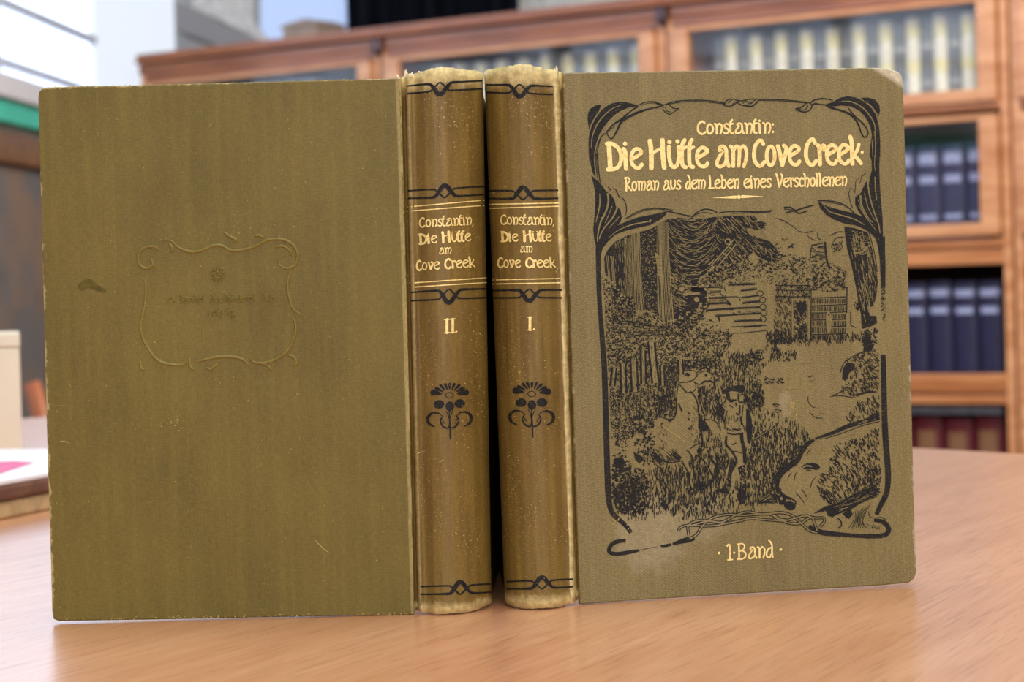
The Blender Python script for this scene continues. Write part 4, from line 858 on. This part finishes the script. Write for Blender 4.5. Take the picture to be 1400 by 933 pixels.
# --- printing and gilding on the front board
A = Art(RB.surf); front_border(A); A.mb.build('printed_border', [INK, C_FRONT], front_board)
A = Art(RB.surf); A.lift = 0.00012; front_picture(A); A.mb.build('printed_picture', [INK, C_FRONT], front_board)
def gild(fn, board=RB, root=front_board, name='gold_lettering', mat=GOLD, lift=.00018):
    A = Art(board.surf); A.lift = lift; A.curved = board is not RB; fn(A); return A.mb.build(name, mat, root)
gild(lambda A: word(A, 'Constantin:', 953, 1058, 183.6, 181.8, 13.8, 1.3))
fT = lambda x: 231.4 - (x - 829) * .0200
def title(A):
    for t_, x0, x1 in (('Die', 829.5, 877), ('Hütte', 887.5, 967), ('am', 978.5, 1021), ('Cove', 1029.5, 1092.5), ('Creek', 1100.5, 1177)): word(A, t_, x0, x1, fT(x0), fT(x1), 28, 1.16)
    A.dot(1178.5, 208.3, 2.1)
gild(title)
fS = lambda x: 260.8 - (x - 854) * .0222
def subtitle(A):
    for t_, x0, x1 in (('Roman', 854.5, 900), ('aus', 906.5, 930), ('dem', 937, 964), ('Leben', 969, 1010), ('eines', 1016.5, 1053.5), ('Verschollenen', 1061, 1157)): word(A, t_, x0, x1, fS(x0), fS(x1), 12.6, 1.2)
gild(subtitle)
def rule(A):
    A.fill([(972.5, 270.7), (1005, 267.6), (1007, 268), (1007, 271.3), (1005, 271.8)]); A.fill([(1044.5, 268.7), (1015, 266.9), (1013, 267.5), (1013, 271), (1015, 271.2)]); A.dot(1010, 269.5, 2.7)
gild(rule, name='gold_rule')
def vol(A):
    A.dot(982.8, 756.5, 1.8); A.dot(1003.6, 756, 1.6); A.dot(1067.2, 751.7, 1.9)
    word(A, '1', 994, 1001, 766, 765.7, 15.8, 1.05); word(A, 'Band', 1008.5, 1056.5, 765, 762.4, 15.4, 1.0)
gild(vol)
# --- spines
def spine_print(S, root, xs, knots, flower, rules, words):
    for kk in knots: gild(lambda A: spine_knot(A, *kk), S, root, 'printed_knot', INK, .00016)
    gild(lambda A: spine_flower(A, *flower), S, root, 'printed_flower', INK, .00016)
    for (x0, y0, x1, y1) in rules: gild(lambda A: A.line([(x0 + (x1-x0)*i/16, y0 + (y1-y0)*i/16) for i in range(17)], 1.5, smooth=False), S, root, 'gold_rule')
    for ln in words:
        gild(lambda A: [word(A, t_, x0, x1, y0, y1, xh, 1.12, serif=True, vx=vx) for (t_, x0, x1, y0, y1, xh, vx) in ln], S, root, 'gold_lettering', GOLD, .0002)
spine_print(S2, spine2, None,
    ((557,659,601.4,117.2,128,-.01,False), (558,662,607.8,261.5,272.5,-.005,True), (562,668,613.7,400,412,-.01,False), (575,671,629,803,814,-.03,True)),
    (614.5, 543.0, .96),
    ((556,284,662,279.5),(557,289.8,662,286.6),(560,388.4,667,385),(560,394.2,667,391.4)),
    ((('Constantin,',573.5,647,312.4,312,10,1.1),),(('Die',573.5,597,335.2,334.8,10.4,1.5),('Hütte',604.5,642.5,334.6,334,10.4,1.5)),(('am',600.5,616.5,350.4,350.2,8.4,1.1),),(('Cove',569,600.5,371.4,370.8,10.4,1.3),('Creek',608,648.5,370.6,369.8,10.4,1.3)),(('I',607.5,614,458.2,458,14,1.2),('I',615,621.5,458,457.8,14,1.2))))
spine_print(S1, spine1, None,
    ((665,756,710.3,115,126,-.01,False), (667,763,715,260,271,-.03,True), (672,768,723.6,396.5,407,-.03,False), (693,783,741,796,806.5,-.035,True)),
    (727.0, 539.0, .96),
    ((667,280.2,764,275.6),(668,285.8,764,280),(674,383.8,766,379.6),(674,389.4,767,385.4)),
    ((('Constantin,',685,757,307,306,10,1.1),),(('Die',685.8,708,330.4,329.8,10.4,1.5),('Hütte',716,752.8,329.6,328.6,10.4,1.5)),(('am',711.3,727.6,344.8,344.5,8.4,1.1),),(('Cove',681,711.5,366.6,365.8,10.4,1.3),('Creek',719,758.5,365.6,364.4,10.4,1.3)),(('I.',721.8,731,451.6,451.4,13.4,1.2),)))
A = Art(S2.surf); A.lift = .0002; A.dot(623.6, 457, 1.4); A.mb.build('gold_stop', GOLD, spine2)
# loose threads at the torn head and hinge of the spines
for S, root, lst in ((S2, spine2, ((553,104,554,96),(562,103,563,99),(545,106,541,102),(571,100,573,97))), (S1, spine1, ((761,97,760,91),(757,96,758,93),(700,94,701,91)))):
    mb = MB()
    for x0, y0, x1, y1 in lst:
        p, q = at_y(x0, y0+1.5, S.P[0].y - .001), at_y(x1, y1, S.P[0].y - .001)
        mb.tube([p, p.lerp(q, .5) + Vector((.0003, -.0003, 0)), q], [.0005, .0004, .00015], 6)
    mb.build('frayed_threads', plain('thread', srgb(236, 220, 196), .9, .1), root)
# --- blind stamping of the back board
class Emboss:
    def __init__(s, board): s.b = board; s.mb = MB()
    def ridge(s, pts, wd, h=.0006):
        q = cr([x[:2] for x in pts], 1.6) if len(pts) > 2 else [x[:2] for x in pts]; n = len(q); prev = None
        for i, (x, y) in enumerate(q):
            a, b = q[max(i-1, 0)], q[min(i+1, n-1)]; dx, dy = b[0]-a[0], b[1]-a[1]; d = math.hypot(dx, dy) or 1; t = i/max(1, n-1)
            f = min(1, .25 + 4*min(t, 1-t)); row = []
            for o, z in ((-1,-.15),(-.55,.7),(0,1),(.55,.7),(1,-.15)):
                P, uv = s.b.surf(x - dy/d*wd*f*.5*o, y + dx/d*wd*f*.5*o, h*z*f); row.append(s.mb.vert(P, uv))
            if prev:
                for k in range(4): s.mb.face((prev[k], prev[k+1], row[k+1], row[k]))
            prev = row
C_RUB_LIT = cloth('olive_linen_rubbed_lit', LB.W, TOPL[1], srgb(140, 123, 52), srgb(124, 107, 38), PALE, 0.0, 0, thread=0.42)  # rubbed tops, with the ridges' highlight put into the paler colour
E = Emboss(LB); z = K(170,290,3.888)
for st in (((110,265),(140,250),(150,280),(115,300),(80,275),(75,225),(110,190),(160,185),(190,205)), ((170,130),(200,150),(250,155),(290,190),(350,212),(410,205),(470,180),(520,180),(570,205),(640,200),(700,180),(760,150),(830,145),(890,170),(920,220),(910,275),(870,300),(830,285),(820,250),(850,228),(875,245),(865,265)),
           ((235,165),(255,190),(250,215)), ((800,190),(840,180),(880,205),(890,235)), ((905,295),(880,330),(868,390),(878,460),(900,520),(945,548)), ((70,345),(105,360),(115,420),(105,520),(90,590),(95,660),(130,730),(180,790),(250,812),(320,808),(360,770)),
           ((870,548),(905,580),(910,640),(880,720),(830,770),(760,800),(690,800),(665,760)), ((370,800),(430,785),(510,770),(600,775),(650,800),(665,830)), ((345,770),(350,820),(370,840)), ((700,800),(760,815),(785,850)), ((860,760),(900,770),(915,800),(900,830)),
           ((525,105),(560,130),(595,150),(575,168)), ((690,130),(720,125),(740,140)), ((800,110),(815,130)), ((430,825),(460,835),(500,800)), ((505,800),(515,850)), ((530,800),(560,840)), ((85,790),(90,830),(110,840)), ((400,150),(415,172)), ((230,830),(245,860)), ((455,130),(470,160)), ((730,185),(742,205))):
    E.ridge(z(*st), 5.0, .0007)
fx, fy = 297.3, 375.0
for i in range(8):
    a = i*math.pi/4 + .2; r = 8.5; c_ = (fx + r*math.cos(a), fy + r*math.sin(a)); E.ridge([(c_[0]+3*math.cos(t*1.57+a), c_[1]+3*math.sin(t*1.57+a)) for t in range(5)], 1.8)
E.ridge([(fx-2, fy), (fx, fy-2), (fx+2, fy), (fx, fy+2), (fx-2, fy)], 1.6)
E.mb.build('stamped_cartouche', C_RUB_LIT, back_board, smooth=True)
E = Emboss(LB); dr = lambda q, ww: E.ridge(q, max(1.8, ww*1.3), .0006)
word(None, 'H.Barthel.Buchbinderei.A.G.', 228, 377, 414.5, 412.3, 8.0, draw=dr) if False else None
class _N:                                    # dots of the stamped words
    def dot(s, x, y, r, mi=0, **k): E.ridge([(x - r, y), (x, y - .3), (x + r, y)], 1.8, .0004)
for t_, x0, x1, y0, y1 in (('H.', 228, 243, 414.6, 414.4), ('Barthel.', 245, 281, 414.4, 414), ('Buchbinderei.', 287, 351, 414, 413), ('A.G.', 355, 378, 412.9, 412.5), ('Leipzig.', 284, 322, 432.8, 432)):
    word(_N(), t_, x0, x1, y0, y1, 7.6, draw=dr)
E.mb.build('stamped_lettering', C_RUB_LIT, back_board, smooth=True)
# --- stains and scuffs
A = Art(LB.surf); A.fill([(106,392),(114,384),(124,382),(133,389),(146,398),(138,400),(128,396),(120,394),(112,398)], smooth=True)
A.mb.build('dark_stain', STAIN, back_board)
A = Art(LB.surf)
for st in (((80,605),(86,603),(95,606)), ((64,553),(100,556)), ((215,583),(222,578)), ((430,737),(440,748),(452,758)), ((232,573),(238,570)), ((437,528),(441,540)), ((398,548),(410,538)), ((310,795),(318,788)), ((326,295),(346,289)), ((150,523),(160,515)), ((460,205),(452,212)), ((338,213),(341,224)), ((277,440),(279,470)), ((55,236),(60,240)), ((395,225),(405,222)), ((445,172),(452,165)), ((500,300),(512,294)), ((200,690),(212,684)), ((350,640),(360,633)), ((420,660),(428,672))): A.line(list(st), 1.15, taper=.3, jit=.6)
for _ in range(26): x, y = random.gauss(235, 9), random.gauss(576, 7); A.blob(x, y, random.uniform(.4, 1.0))
for _ in range(160): x, y = random.uniform(70, 545), random.uniform(125, 835); A.blob(x, y, random.uniform(.3, .7), asp=1.8)
for _ in range(170): x, y = random.uniform(75, 560), random.choice((0, 1)); A.blob(x, (119-(x-52)*.0263 + abs(random.gauss(0, 1.5))) if y else (849-(x-72)*.018 - abs(random.gauss(0, 1.8))), random.uniform(.4, .9), asp=1.8)
A.mb.build('pale_scuffs', SCUFF, back_board)['kind'] = 'stuff'
A = Art(RB.surf); A.lift = .0003
for _ in range(120): x, y = random.gauss(1083, 5), random.gauss(553, 7); A.blob(x, y, random.uniform(.3, .9))
for _ in range(150): x, y = random.gauss(885, 18), random.gauss(722, 16); A.blob(x, y, random.uniform(.3, .9))
for _ in range(40): x, y = random.gauss(842, 6), random.gauss(716, 6); A.blob(x, y, random.uniform(.4, 1.0))
for _ in range(120): x, y = random.uniform(790, 1240), random.uniform(105, 800); A.blob(x, y, random.uniform(.3, .6))
for st in (((905,582),(916,590),(928,598),(938,606)), ((912,585),(934,600)), ((1120,611),(1142,612))): A.line(list(st), .8, taper=.3)
A.mb.build('pale_scuffs', SCUFF, front_board)['kind'] = 'stuff'
for S, root, lst in ((S2, spine2, ((566,625,583,618),(600,636,607,631))), (S1, spine1, ((755,378,766,388),(758,372,768,362),(694,628,700,624)))):
    A = Art(S.surf); A.lift = .0003
    for a_, b_, c_, d_ in lst: A.line([(a_, b_), ((a_+c_)/2, (b_+d_)/2 - 1), (c_, d_)], 1.0, taper=.3)
    x0, x1 = (575, 665) if S is S2 else (685, 768)
    for _ in range(130): A.blob(random.uniform(x0, x1), random.triangular(440, 800, 700), random.uniform(.25, .7), asp=1.8)
    A.mb.build('pale_scuffs', SCUFF, root)['kind'] = 'stuff'
# ---------------------------------------------------------------- table
def table():
    d = Vector((.555, -.832, 0)).normalized(); n = Vector((-.832, -.555, 0)).normalized(); P = at_z(1250, 612, 0)
    c = [P - d*1.15, P + d*1.55, P + d*1.55 + n*1.55, P - d*1.15 + n*1.55]
    ctr = sum(c, Vector()) / 4
    root = empty('table', (ctr.x, ctr.y, -0.75), 'wooden library table with a light veneered top under the two books', 'table')
    mb = MB(); mb.prism([p - Vector((0, 0, 0.0)) for p in c], Vector((0, 0, -0.034))); mb.build('table_top', TABLE, root, bevel=0.004)
    mb = MB()
    q = [p.lerp(ctr, .08) for p in c]
    for i in range(4):
        a, b = q[i], q[(i+1) % 4]; e = (b - a).normalized(); k = Vector((-e.y, e.x, 0)) * .022
        mb.prism([a + Vector((0,0,-.034)), b + Vector((0,0,-.034)), b + k + Vector((0,0,-.034)), a + k + Vector((0,0,-.034))], Vector((0,0,-.09)))
    mb.build('apron', FRAME, root, bevel=0.002)
    for p in q:
        mb = MB(); p = p.lerp(ctr, .02); mb.prism([p + d*a*.03 + n*b*.03 + Vector((0,0,-.034)) for a, b in ((-1,-1),(1,-1),(1,1),(-1,1))], Vector((0, 0, -.716))); mb.build('leg', FRAME, root, bevel=0.003)
table()
# ---------------------------------------------------------------- floor and walls
FZ = -0.75
mb = MB(); mb.box(-2.2, 5.2, -1.0, 9.3, FZ - .05, FZ); struct(mb.build('floor', FLOOR))
WX = lambda y: -1.53 + .07 * y
def wallbox(mb, y0, y1, z0, z1, t=-.14, o=0.0, mi=0):
    a, b = WX(y0) + o, WX(y1) + o
    mb.prism([(a, y0, z0), (b, y1, z0), (b, y1, z1), (a, y0, z1)], Vector((t, 0, 0)), mi)
ez = EYE.z
SILL = ez + .522; HEAD = 2.3
mb = MB(); wallbox(mb, 2.4, 7.45, FZ, SILL); wallbox(mb, 2.4, 7.45, HEAD, 2.5); wallbox(mb, 2.4, 3.0, SILL, HEAD); struct(mb.build('wall_left', WALL))
mb = MB(); wallbox(mb, 3.0, 6.42, SILL, HEAD, -.01, -.03); w1 = struct(mb.build('window_1', SKY))
mb = MB()
for zz in (.705, .565, .90, 1.2, 1.6): wallbox(mb, 3.0, 6.42, ez + zz - .011, ez + zz + .011, -.016, -.008)
for yy in (3.5, 4.5, 5.46): wallbox(mb, yy - .03, yy + .03, SILL, HEAD, -.016, -.007)
mb.build('window_bars', BAR, w1)
mb = MB(); wallbox(mb, 6.42, 7.45, SILL, HEAD, -.02, -.012); w2 = struct(mb.build('glowing_pillar', PILLAR_GLOW))  # white pillar beside the window, made to glow so it looks brightly lit
mb = MB(); wallbox(mb, 3.0, 6.6, SILL - .055, SILL, .05, 0.0); struct(mb.build('trim_1', WALL, bevel=.004))
mb = MB(); wallbox(mb, 3.0, 6.3, ez + .415, ez + .468, .035, 0.0); struct(mb.build('trim_2', GREEN, bevel=.003))
mb = MB(); wallbox(mb, 2.6, 7.0, FZ, ez - .375, .02); struct(mb.build('trim_5', plain('dark_wainscot', srgb(62, 56, 50), .6, .3)))
# far wall
YB = 9.2
sx = lambda px: (px - 700) / FPX * YB
wz = lambda px, py: at_y(px, py, YB).z
mb = MB(); mb.box(-1.5, 5.2, YB, YB + .1, FZ, wz(400, 66)); mb.box(-1.5, sx(345), YB, YB + .1, wz(400, 66), 2.5); mb.box(sx(492), 5.2, YB, YB + .1, wz(400, 66), 2.5); mb.box(sx(345), sx(492), YB, YB + .1, 2.46, 2.5)
struct(mb.build('wall_back', plain('far_wall_paint', srgb(232, 230, 228), .9, .1)))
mb = MB(); mb.box(sx(340), sx(497), YB + .04, YB + .05, wz(400, 70), 2.48); struct(mb.build('window_3', LOUV))
mb = MB()
Q = lambda px, py: at_y(px, py, 8.6)
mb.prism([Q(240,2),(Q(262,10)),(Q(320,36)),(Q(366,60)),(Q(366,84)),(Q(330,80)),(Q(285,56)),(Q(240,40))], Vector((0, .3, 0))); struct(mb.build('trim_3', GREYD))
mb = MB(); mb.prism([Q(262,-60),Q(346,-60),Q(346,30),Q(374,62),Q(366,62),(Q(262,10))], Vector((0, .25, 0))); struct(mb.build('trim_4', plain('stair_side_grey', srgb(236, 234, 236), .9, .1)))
mb = MB(); N = 26
top = 2.4
for side in (0,):
    pts = []
    for i in range(N + 1):
        x = sx(490) + (sx(722) - sx(490)) * i / N; y = YB - .12 + .035 * math.sin(i * 1.9)
        pts.append((x, y))
    for i in range(N):
        (xa, ya), (xb, yb) = pts[i], pts[i+1]
        mb.face([mb.vert(p) for p in ((xa, ya, .2), (xb, yb, .2), (xb, yb, top), (xa, ya, top))]); mb.face([mb.vert(p) for p in ((xb, yb + .02, .2), (xa, ya + .02, .2), (xa, ya + .02, top), (xb, yb + .02, top))])
cu = empty('curtain', ((sx(490) + sx(722)) / 2, YB - .12, .2), 'dark navy curtain hanging on the far wall above the bookcases', 'curtain'); mb.build('drape', NAVYC, cu)
mb = MB(); mb.tube([(sx(484), YB - .12, top), (sx(728), YB - .12, top)], .012); mb.build('rod', KNOB, cu)
# ---------------------------------------------------------------- framed picture on the left wall
fp = empty('framed_picture', (WX(4.8), 4.8, ez - .3), 'large murky framed picture on the left wall under the green ledge', 'picture')
mb = MB(); wallbox(mb, 3.9, 6.2, ez + .325, ez + .395, .03); wallbox(mb, 3.9, 6.2, ez - .37, ez - .30, .03); wallbox(mb, 3.9, 3.97, ez - .3, ez + .325, .03); wallbox(mb, 6.13, 6.2, ez - .3, ez + .325, .03); mb.build('frame', FRAME, fp, bevel=.004)
mb = MB(); wallbox(mb, 3.97, 6.13, ez - .3, ez + .325, .012); mb.build('canvas', CANVAS, fp)
# ---------------------------------------------------------------- bookcases
TH = math.atan(.74); CW = .88
U = Vector((math.cos(TH), -math.sin(TH), 0)); V = Vector((math.sin(TH), math.cos(TH), 0))   # along the fronts, and into the cases
O = Vector((0, 6.0, 0))
ROWS = [(.417, .605, True), (.124, .348, True), (-.206, .034, False), (-.500, -.273, False)]
def case_label(i): return ['glass-fronted wooden bookcase at the left end of the row, carton on top', 'second glass-fronted wooden bookcase from the left, behind the two spines', 'third glass-fronted wooden bookcase from the left, behind the illustrated cover', 'glass-fronted wooden bookcase cut off by the right edge of the photo'][i]
def cloc(s, dep=0.0, z=FZ): p = O + U*s + V*dep; return (p.x, p.y, z)
CASES = []
D = .30
def make_case(i, s0):
    root = empty('bookcase', cloc(s0), case_label(i), 'bookcase', 'row of stacked glass-fronted bookcases', rz=-TH, world=False)
    zf = lambda h: h + ez - FZ            # height above the floor
    for x0 in (0.004, CW - .024):
        mb = MB(); mb.box(x0, x0 + .02, .0, D, 0.0, zf(.66)); mb.build('side_panel', CASE, root, bevel=.002)
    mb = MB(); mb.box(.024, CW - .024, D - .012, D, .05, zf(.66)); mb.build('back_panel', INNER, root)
    mb = MB(); mb.box(.0, CW, .01, D, 0, zf(-.54)); mb.build('base', CASE_H, root, bevel=.004)
    mb = MB(); mb.box(.0, CW, -.005, D, zf(.642), zf(.672)); mb.box(.0, CW, -.022, D, zf(.672), zf(.682)); mb.box(.0, CW, -.014, D, zf(.682), zf(.70)); mb.box(.02, CW - .02, -.002, .02, zf(.617), zf(.645)); mb.build('cornice', CORN, root, bevel=.004)
    for a, b in ((.348, .417), (.034, .124), (-.273, -.206), (-.54, -.50)):
        m_ = (a + b) / 2
        mb = MB(); mb.box(.024, CW - .024, .004, D - .012, zf(m_ - .012), zf(m_ + .012)); mb.build('shelf', CASE_H, root, bevel=.002)
        mb = MB(); mb.box(.024, CW - .024, -.003, .014, zf(m_ - .006), zf(b if b < .1 else m_ + .01)); mb.build('rail', CASE_H, root, bevel=.002)
        if a < 0.1: mb = MB(); mb.box(.024, CW - .024, .0, .014, zf(a), zf(m_ - .014)); mb.build('rail', CASE_H, root, bevel=.002)
    for (z0, z1, door) in ROWS:
        if not door: continue
        mb = MB(); a, b = .026, CW - .026; st = .044; t0, t1 = -.016, .004; r = .028
        mb.box(a, a + st, t0, t1, zf(z0 - r), zf(z1 + .012)); mb.box(b - st, b, t0, t1, zf(z0 - r), zf(z1 + .012)); mb.box(a + st, b - st, t0 + .001, t1, zf(z0 - r), zf(z0)); mb.box(a + st, b - st, t0 + .001, t1, zf(z1), zf(z1 + .012))
        dr_ = mb.build('door', CASE, root, bevel=.003)
        mb = MB(); mb.box(a + st, b - st, -.006, -.003, zf(z0), zf(z1)); mb.build('glass', GLASS, dr_)
        for kx in (.30, .56):
            mb = MB(); mb.tube([(kx, -.016, zf(z0 - r*.5)), (kx, -.024, zf(z0 - r*.5)), (kx, -.03, zf(z0 - r*.5)), (kx, -.036, zf(z0 - r*.5))], [.004, .004, .009, .005], 12)
            mb.build('knob', KNOB, dr_)
    # doors pushed back above the open shelves: their lower edge shows under the rail
    mb = MB(); mb.box(.05, CW - .05, .03, .20, zf(-.296), zf(-.278)); mb.build('raised_door', plain('grey_glass_edge', srgb(120, 124, 136), .3, .5), root)
    mb = MB(); mb.tube([(CW, -.004, zf(.63)), (CW, -.012, zf(.64)), (CW, -.012, zf(.665)), (CW, -.004, zf(.676))], [.010, .014, .014, .008], 10); mb.build('corner_boss', KNOB, root)
    return root
for i, s0 in enumerate((-1.28, -.40, .48, 1.36)): make_case(i, s0)
# ---------------------------------------------------------------- books in the cases
def book_mesh(wd, ht, dp, mats, label_bands, strip=False):
    """upright book, rounded spine on the -y side; returns binding and label meshes"""
    mb = MB(); n = 10; r = []
    for zc in (0, ht):
        ring = [mb.vert((-wd/2, dp, zc)), mb.vert((wd/2, dp, zc))] ; arc = []
        for k in range(n + 1): a = math.pi * k / n; arc.append(mb.vert((math.cos(a)*wd/2, .012 - math.sin(a)*.012, zc)))
        r.append(ring + arc)
    m_ = len(r[0])
    mb.face(list(reversed(r[0]))); mb.face(r[1])
    for k in range(m_): mb.face((r[0][k], r[0][(k+1) % m_], r[1][(k+1) % m_], r[1][k]))
    for hb in (.07, .93):   # raised bands at head and tail
        prev = None
        for k in range(n + 1):
            a = math.pi*k/n; c, s_ = math.cos(a)*(wd/2 + .0006), .012 - math.sin(a)*.0136
            v = [mb.vert((c, s_, ht*hb - .002)), mb.vert((c, s_, ht*hb + .002))]
            if prev: mb.face((prev[0], v[0], v[1], prev[1]))
            prev = v
    bind = mb.build('book', mats[0]); labs = []
    for lo, hi, f in label_bands:
        prev = None; lab = MB()
        for k in range(n + 1):
            a = math.pi/2 + (k/n - .5) * math.pi * f; c, s_ = math.cos(a)*(wd/2 + .0004), .012 - math.sin(a)*.0126
            v = [lab.vert((c, s_, ht*lo)), lab.vert((c, s_, ht*hi))]
            if prev: lab.face((prev[0], v[0], v[1], prev[1]))
            prev = v
        labs.append(lab.build('title_label' if lo > .5 and not labs else 'spine_band', mats[1], bind))
    return bind, labs
ORD = ['first','second','third','fourth','fifth','sixth','seventh','eighth','ninth','tenth','eleventh','twelfth','thirteenth','fourteenth','fifteenth','sixteenth','seventeenth','eighteenth','nineteenth','twentieth','twenty-first','twenty-second','twenty-third','twenty-fourth']
PROTO = {}
def proto(key, *a): PROTO[key] = [book_mesh(*a), False]
proto('cream', .034, .198, .13, (CREAM, YELL), ((.76, .92, .9), (.36, .50, .9)))
proto('dark', .034, .196, .13, (DARKB, GREYL), ((.64, .70, .8), (.22, .28, .8)))
proto('blue', .058, .215, .14, (BLUE, SILV), ((.80, .93, .55), (.60, .68, .5), (.22, .27, .5)))
proto('navy', .058, .228, .14, (NAVY, SILV), ((.85, .94, .6), (.68, .74, .5)))
proto('maroon', .070, .205, .14, (MAROON, BRONZE), ((.55, .85, .42),))
proto('grey', .05, .181, .13, (plain('pale_grey_binding', srgb(178, 182, 190), .5, .4), YELL), ((.7, .85, .8),))
def put_book(key, s, h, label, group, dep=.05, sc=1.0):
    (b, l), used = PROTO[key]
    if used:
        b2_ = b.copy(); COL.objects.link(b2_); b = b2_
        for q in l: l2 = q.copy(); COL.objects.link(l2); l2.parent = b2_
    PROTO[key][1] = True
    b.location = cloc(s, dep, h + ez); b.rotation_euler = (0, 0, -TH); b.scale = (1, 1, sc)
    tag(b, label, 'book', group)
rb = random.Random(5)
# third bookcase, top shelf: right end inwards
S0 = {0: -1.28, 1: -.40, 2: .48, 3: 1.36}
def shelf_z(row): return {0: .3945, 1: .091, 2: -.2275, 3: -.508}[row]
for ci, side, nmax in ((2, 'right', 21), (1, 'right', 21)):
    right = S0[ci] + CW - .072; nc = nd = 0
    for k in range(nmax):
        s = right - .017 - k * .0340; key = 'dark' if k % 2 == 0 else 'cream'
        if key == 'cream': o_ = ORD[nc]; nc += 1
        else: o_ = ORD[nd]; nd += 1
        where = 'top shelf above the illustrated cover' if ci == 2 else 'top shelf above the two spines'
        put_book(key, s, shelf_z(0), f'{"cream" if key == "cream" else "black"} volume, {o_} {"cream" if key == "cream" else "black"} one from the right, {where}', 'volumes on the ' + where, sc=rb.uniform(.98, 1.01))
for k in range(9):
    s = S0[0] + CW - .30 - k * .056
    put_book('grey', s, shelf_z(0), f'pale grey volume, {ORD[k]} from the right, top shelf of left-end bookcase', 'pale volumes in the left-end bookcase', sc=1.09)  # pale books added so their tops imitate reflections along the shelf
right = S0[2] + CW
for k in range(8):
    put_book('blue', right - .105 - k * .0615, shelf_z(1), f'thick blue volume, {ORD[k]} from the right, glazed second shelf beside the illustrated cover', 'blue volumes on the second shelf', sc=rb.uniform(.985, 1.02))
for k in range(8):
    put_book('navy', right - .085 - k * .0610, shelf_z(2), f'dark navy volume, {ORD[k]} from the right, open third shelf beside the illustrated cover', 'navy volumes on the open third shelf', sc=rb.uniform(.98, 1.0))
for k in range(6):
    put_book('maroon', right - .095 - k * .0745, shelf_z(3), f'thick maroon volume with bronze title, {ORD[k]} from the right, lowest visible shelf', 'maroon volumes on the lowest shelf', sc=rb.uniform(.97, 1.0))
for k in range(3):
    put_book('grey', S0[3] + .06 + k * .052, shelf_z(1), f'pale grey volume, {ORD[k]} from the left in bookcase at right edge', 'pale volumes at the right edge', dep=.012)
# carton on the bookcase at the left end
ct = empty('carton', cloc(-.73, .12, ez + .70), 'greyish brown carton standing on top of the left-end bookcase', 'box', rz=-TH, world=False)
mb = MB(); mb.box(-.062, .062, -.06, .06, 0, .036); mb.build('carton_body', CARTON, ct, bevel=.003)
mb = MB(); mb.prism([(-.066, -.064, .036), (.066, -.064, .036), (.066, -.064, .041), (.02, -.064, .056), (-.066, -.064, .044)], Vector((0, .128, 0))); mb.build('lid', CARTON, ct, bevel=.002)
# ---------------------------------------------------------------- things at the left end of the table
P = at_z(0, 713, 0); e = Vector((.28, .96, 0)).normalized(); n = Vector((-.96, .28, 0)).normalized()
def slab(mb, s0, s1, t0, t1, z0, z1): mb.prism([P + e*a + n*b + Vector((0, 0, z0)) for a, b in ((s0, t0), (s1, t0), (s1, t1), (s0, t1))], Vector((0, 0, z1 - z0)))
fb = empty('book', tuple(P + e*.08 + n*.12), 'thick old brown book lying flat at the left edge under a white leaflet', 'book')
mb = MB(); slab(mb, -.13, .27, .002, .24, .0, .0105); mb.build('page_block', TAN, fb, bevel=.002)
mb = MB(); slab(mb, -.135, .275, 0, .245, .0108, .0195); mb.build('cover', BROWNC, fb, bevel=.002)
lf = empty('leaflet', tuple(P + e*.1 + n*.1 + Vector((0, 0, .0196))), 'white leaflet with a pink printed panel lying on the flat brown book', 'leaflet')
mb = MB(); slab(mb, -.12, .272, .001, .22, .0197, .0225); mb.build('sheet', WHITE, lf, bevel=.0006)
mb = MB(); mb.prism([at_z(px, py, .0227) for px, py in ((-60,668),(0,648),(24,640),(46,633),(20,631),(0,632),(-60,636))], Vector((0, 0, .0002))); mb.build('printed_panel', PINK, lf)
cb = empty('storage_box', (-.47, 1.92, 0), 'ivory board box standing at the left edge behind the leaflet', 'box')
rgt = at_y(28, 520, 1.85).x; tz = at_y(10, 455, 1.85).z
q0 = Vector((rgt, 1.85, 0)); dv = q0.normalized(); du = Vector((-dv.y, dv.x, 0))
for nm, g, z0, z1 in (('box_body', 0.0, 0.0, tz - .012), ('lid', .0006, tz - .012, tz)):
    mb = MB(); mb.prism([q0 + du*a + dv*b + Vector((0, 0, z0)) for a, b in ((-g, -g), (.17 + g, -g), (.17 + g, .12 + g), (-g, .12 + g))], Vector((0, 0, z1 - z0))); mb.build(nm, IVORY, cb, bevel=.002)
# ---------------------------------------------------------------- chair beyond the table
def chair():
    root = empty('wooden_chair', (-.40, 3.10, FZ), 'reddish wooden chair standing beyond the left end of the table', 'chair', rz=math.radians(90), world=False)
    zt = .765
    for x in (-.2, .2):
        mb = MB(); mb.tube([(x, .19, 0), (x, .20, .3), (x, .20, .45), (x, .215, .58), (x, .265, zt)], [.016, .017, .017, .015, .013], 10); mb.build('back_leg', CHAIR, root, smooth=True)
        mb = MB(); mb.tube([(x, -.19, 0), (x, -.19, .2), (x, -.19, .44)], [.014, .018, .021], 10); mb.build('front_leg', CHAIR, root, smooth=True)
    mb = MB(); mb.box(-.22, .22, -.21, .21, .43, .455); mb.build('seat', SEATM, root, bevel=.006)
    for z0 in (.49, .55):
        mb = MB(); y = .205 + (z0 - .45) * .12; mb.box(-.19, .19, y - .008, y + .008, z0, z0 + .035); mb.build('back_slat', CHAIR, root, bevel=.003)
    for y in (-.19, .19):
        mb = MB(); mb.tube([(-.2, y, .22), (.2, y, .22)], .009); mb.build('stretcher', CHAIR, root)
chair()
